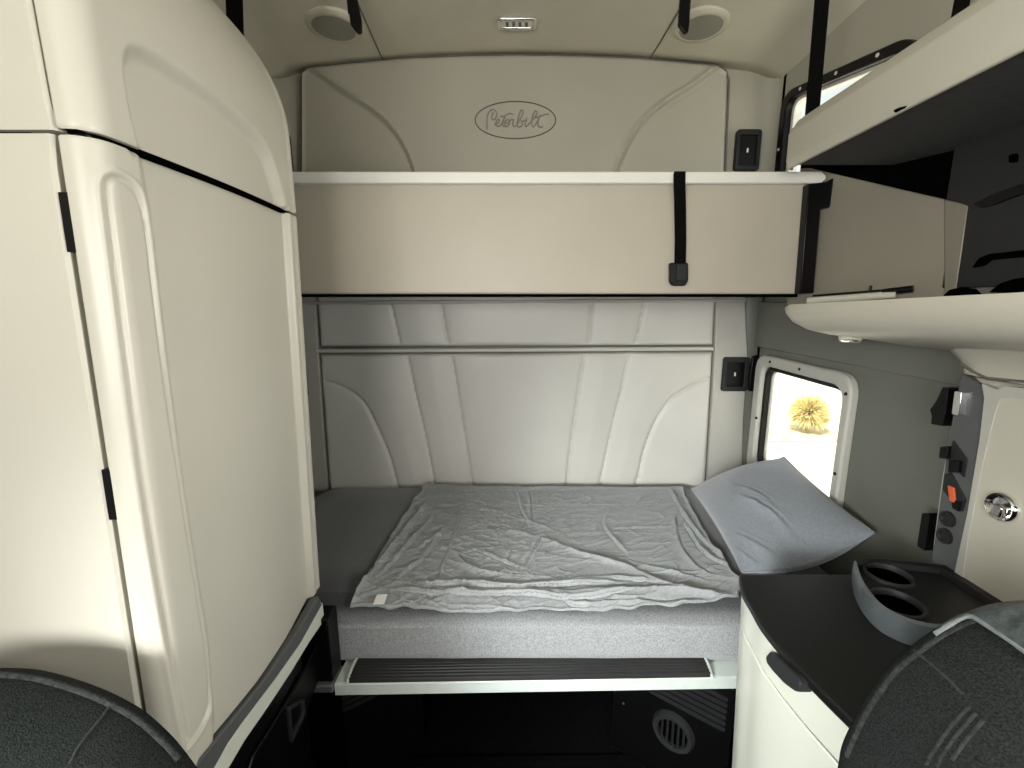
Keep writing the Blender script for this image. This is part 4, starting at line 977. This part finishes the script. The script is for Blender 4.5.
for k in range(40):
    a = random.uniform(0, 6.28); p = np.array((bush_c[0], bush_c[1], ZG + .05)); q = bush_c + np.array((math.cos(a) * .25, math.sin(a) * .25, random.uniform(-.1, .2)))
    s = np.array((.015, 0, 0)); i = len(bv); bv += [tuple(p - s), tuple(p + s), tuple(q)]; bf.append((i, i + 1, i + 2))
bs = mesh('bush', bv, bf, M['bush'], smooth=0); tag(bs, 'round dry yellow bush seen through the lower window', 'bush')

# ------------------------------------------------------------------ light
wld = bpy.data.worlds.new('World'); bpy.context.scene.world = wld; wld.use_nodes = True
bg = wld.node_tree.nodes['Background']; bg.inputs[0].default_value = (.93, .97, 1.0, 1); bg.inputs[1].default_value = 1.15
def lamp(name, kind, loc, rot, energy, col=(1, 1, 1), **k):
    l = bpy.data.lights.new(name, kind); l.energy = energy; l.color = col
    for a, b in k.items(): setattr(l, a, b)
    o = bpy.data.objects.new(name, l); C.objects.link(o); o.location = (loc[0], loc[1], loc[2] + E); o.rotation_euler = [math.radians(r) for r in rot]
    return o
def aim(o, d): o.rotation_euler = Vector(d).to_track_quat('-Z', 'Y').to_euler()
aim(lamp('sun', 'SUN', (-5, -5, 5), (0, 0, 0), 13.0, (1, .96, .88), angle=math.radians(1)), (.5, .62, -1.2))
aim(lamp('windscreen_light', 'AREA', (-.45, YF + .05, .0), (0, 0, 0), 33, (1, .975, .91), shape='RECTANGLE', size=1.0, size_y=.7), (.12, 1, 0))
aim(lamp('side_glass_light', 'AREA', (1.0, -.05, -.05), (0, 0, 0), 12.5, (1, .98, .92), shape='RECTANGLE', size=.5, size_y=.4, spread=math.radians(130)), (-1, .25, -.05))
aim(lamp('left_fill_light', 'AREA', (-.5, -.4, .12), (0, 0, 0), 4.5, (1, .99, .94), shape='RECTANGLE', size=.5, size_y=.3, spread=math.radians(100)), (1.3, 1.0, .05))  # added lamp inside the cab, lifts shelf fascias and side cabinet door
aim(lamp('low_fill_light', 'AREA', (-.85, -.55, -.18), (0, 0, 0), 5.7, (.97, 1, .965), shape='RECTANGLE', size=.4, size_y=.35, spread=math.radians(52)), (1.12, 1.62, -.76))  # added lamp with no visible source, lifts mattress front and bedside cabinet

# ------------------------------------------------------------------ camera
cam = bpy.data.cameras.new('camera'); co = bpy.data.objects.new('camera', cam); C.objects.link(co)
cam.sensor_width = 36; cam.lens = F * 36 / 1024; cam.shift_x = -(CX - 512) / 1024; cam.clip_start = .02
co.location = (0, 0, E); co.rotation_euler = (math.radians(90) - PITCH, 0, 0)
bpy.context.scene.camera = co
vs = bpy.context.scene.view_settings
vs.view_transform = 'Standard'; vs.look = 'None'; vs.exposure = 0; vs.gamma = 1
for o in bpy.data.objects:
    if '_w' in o: del o['_w']
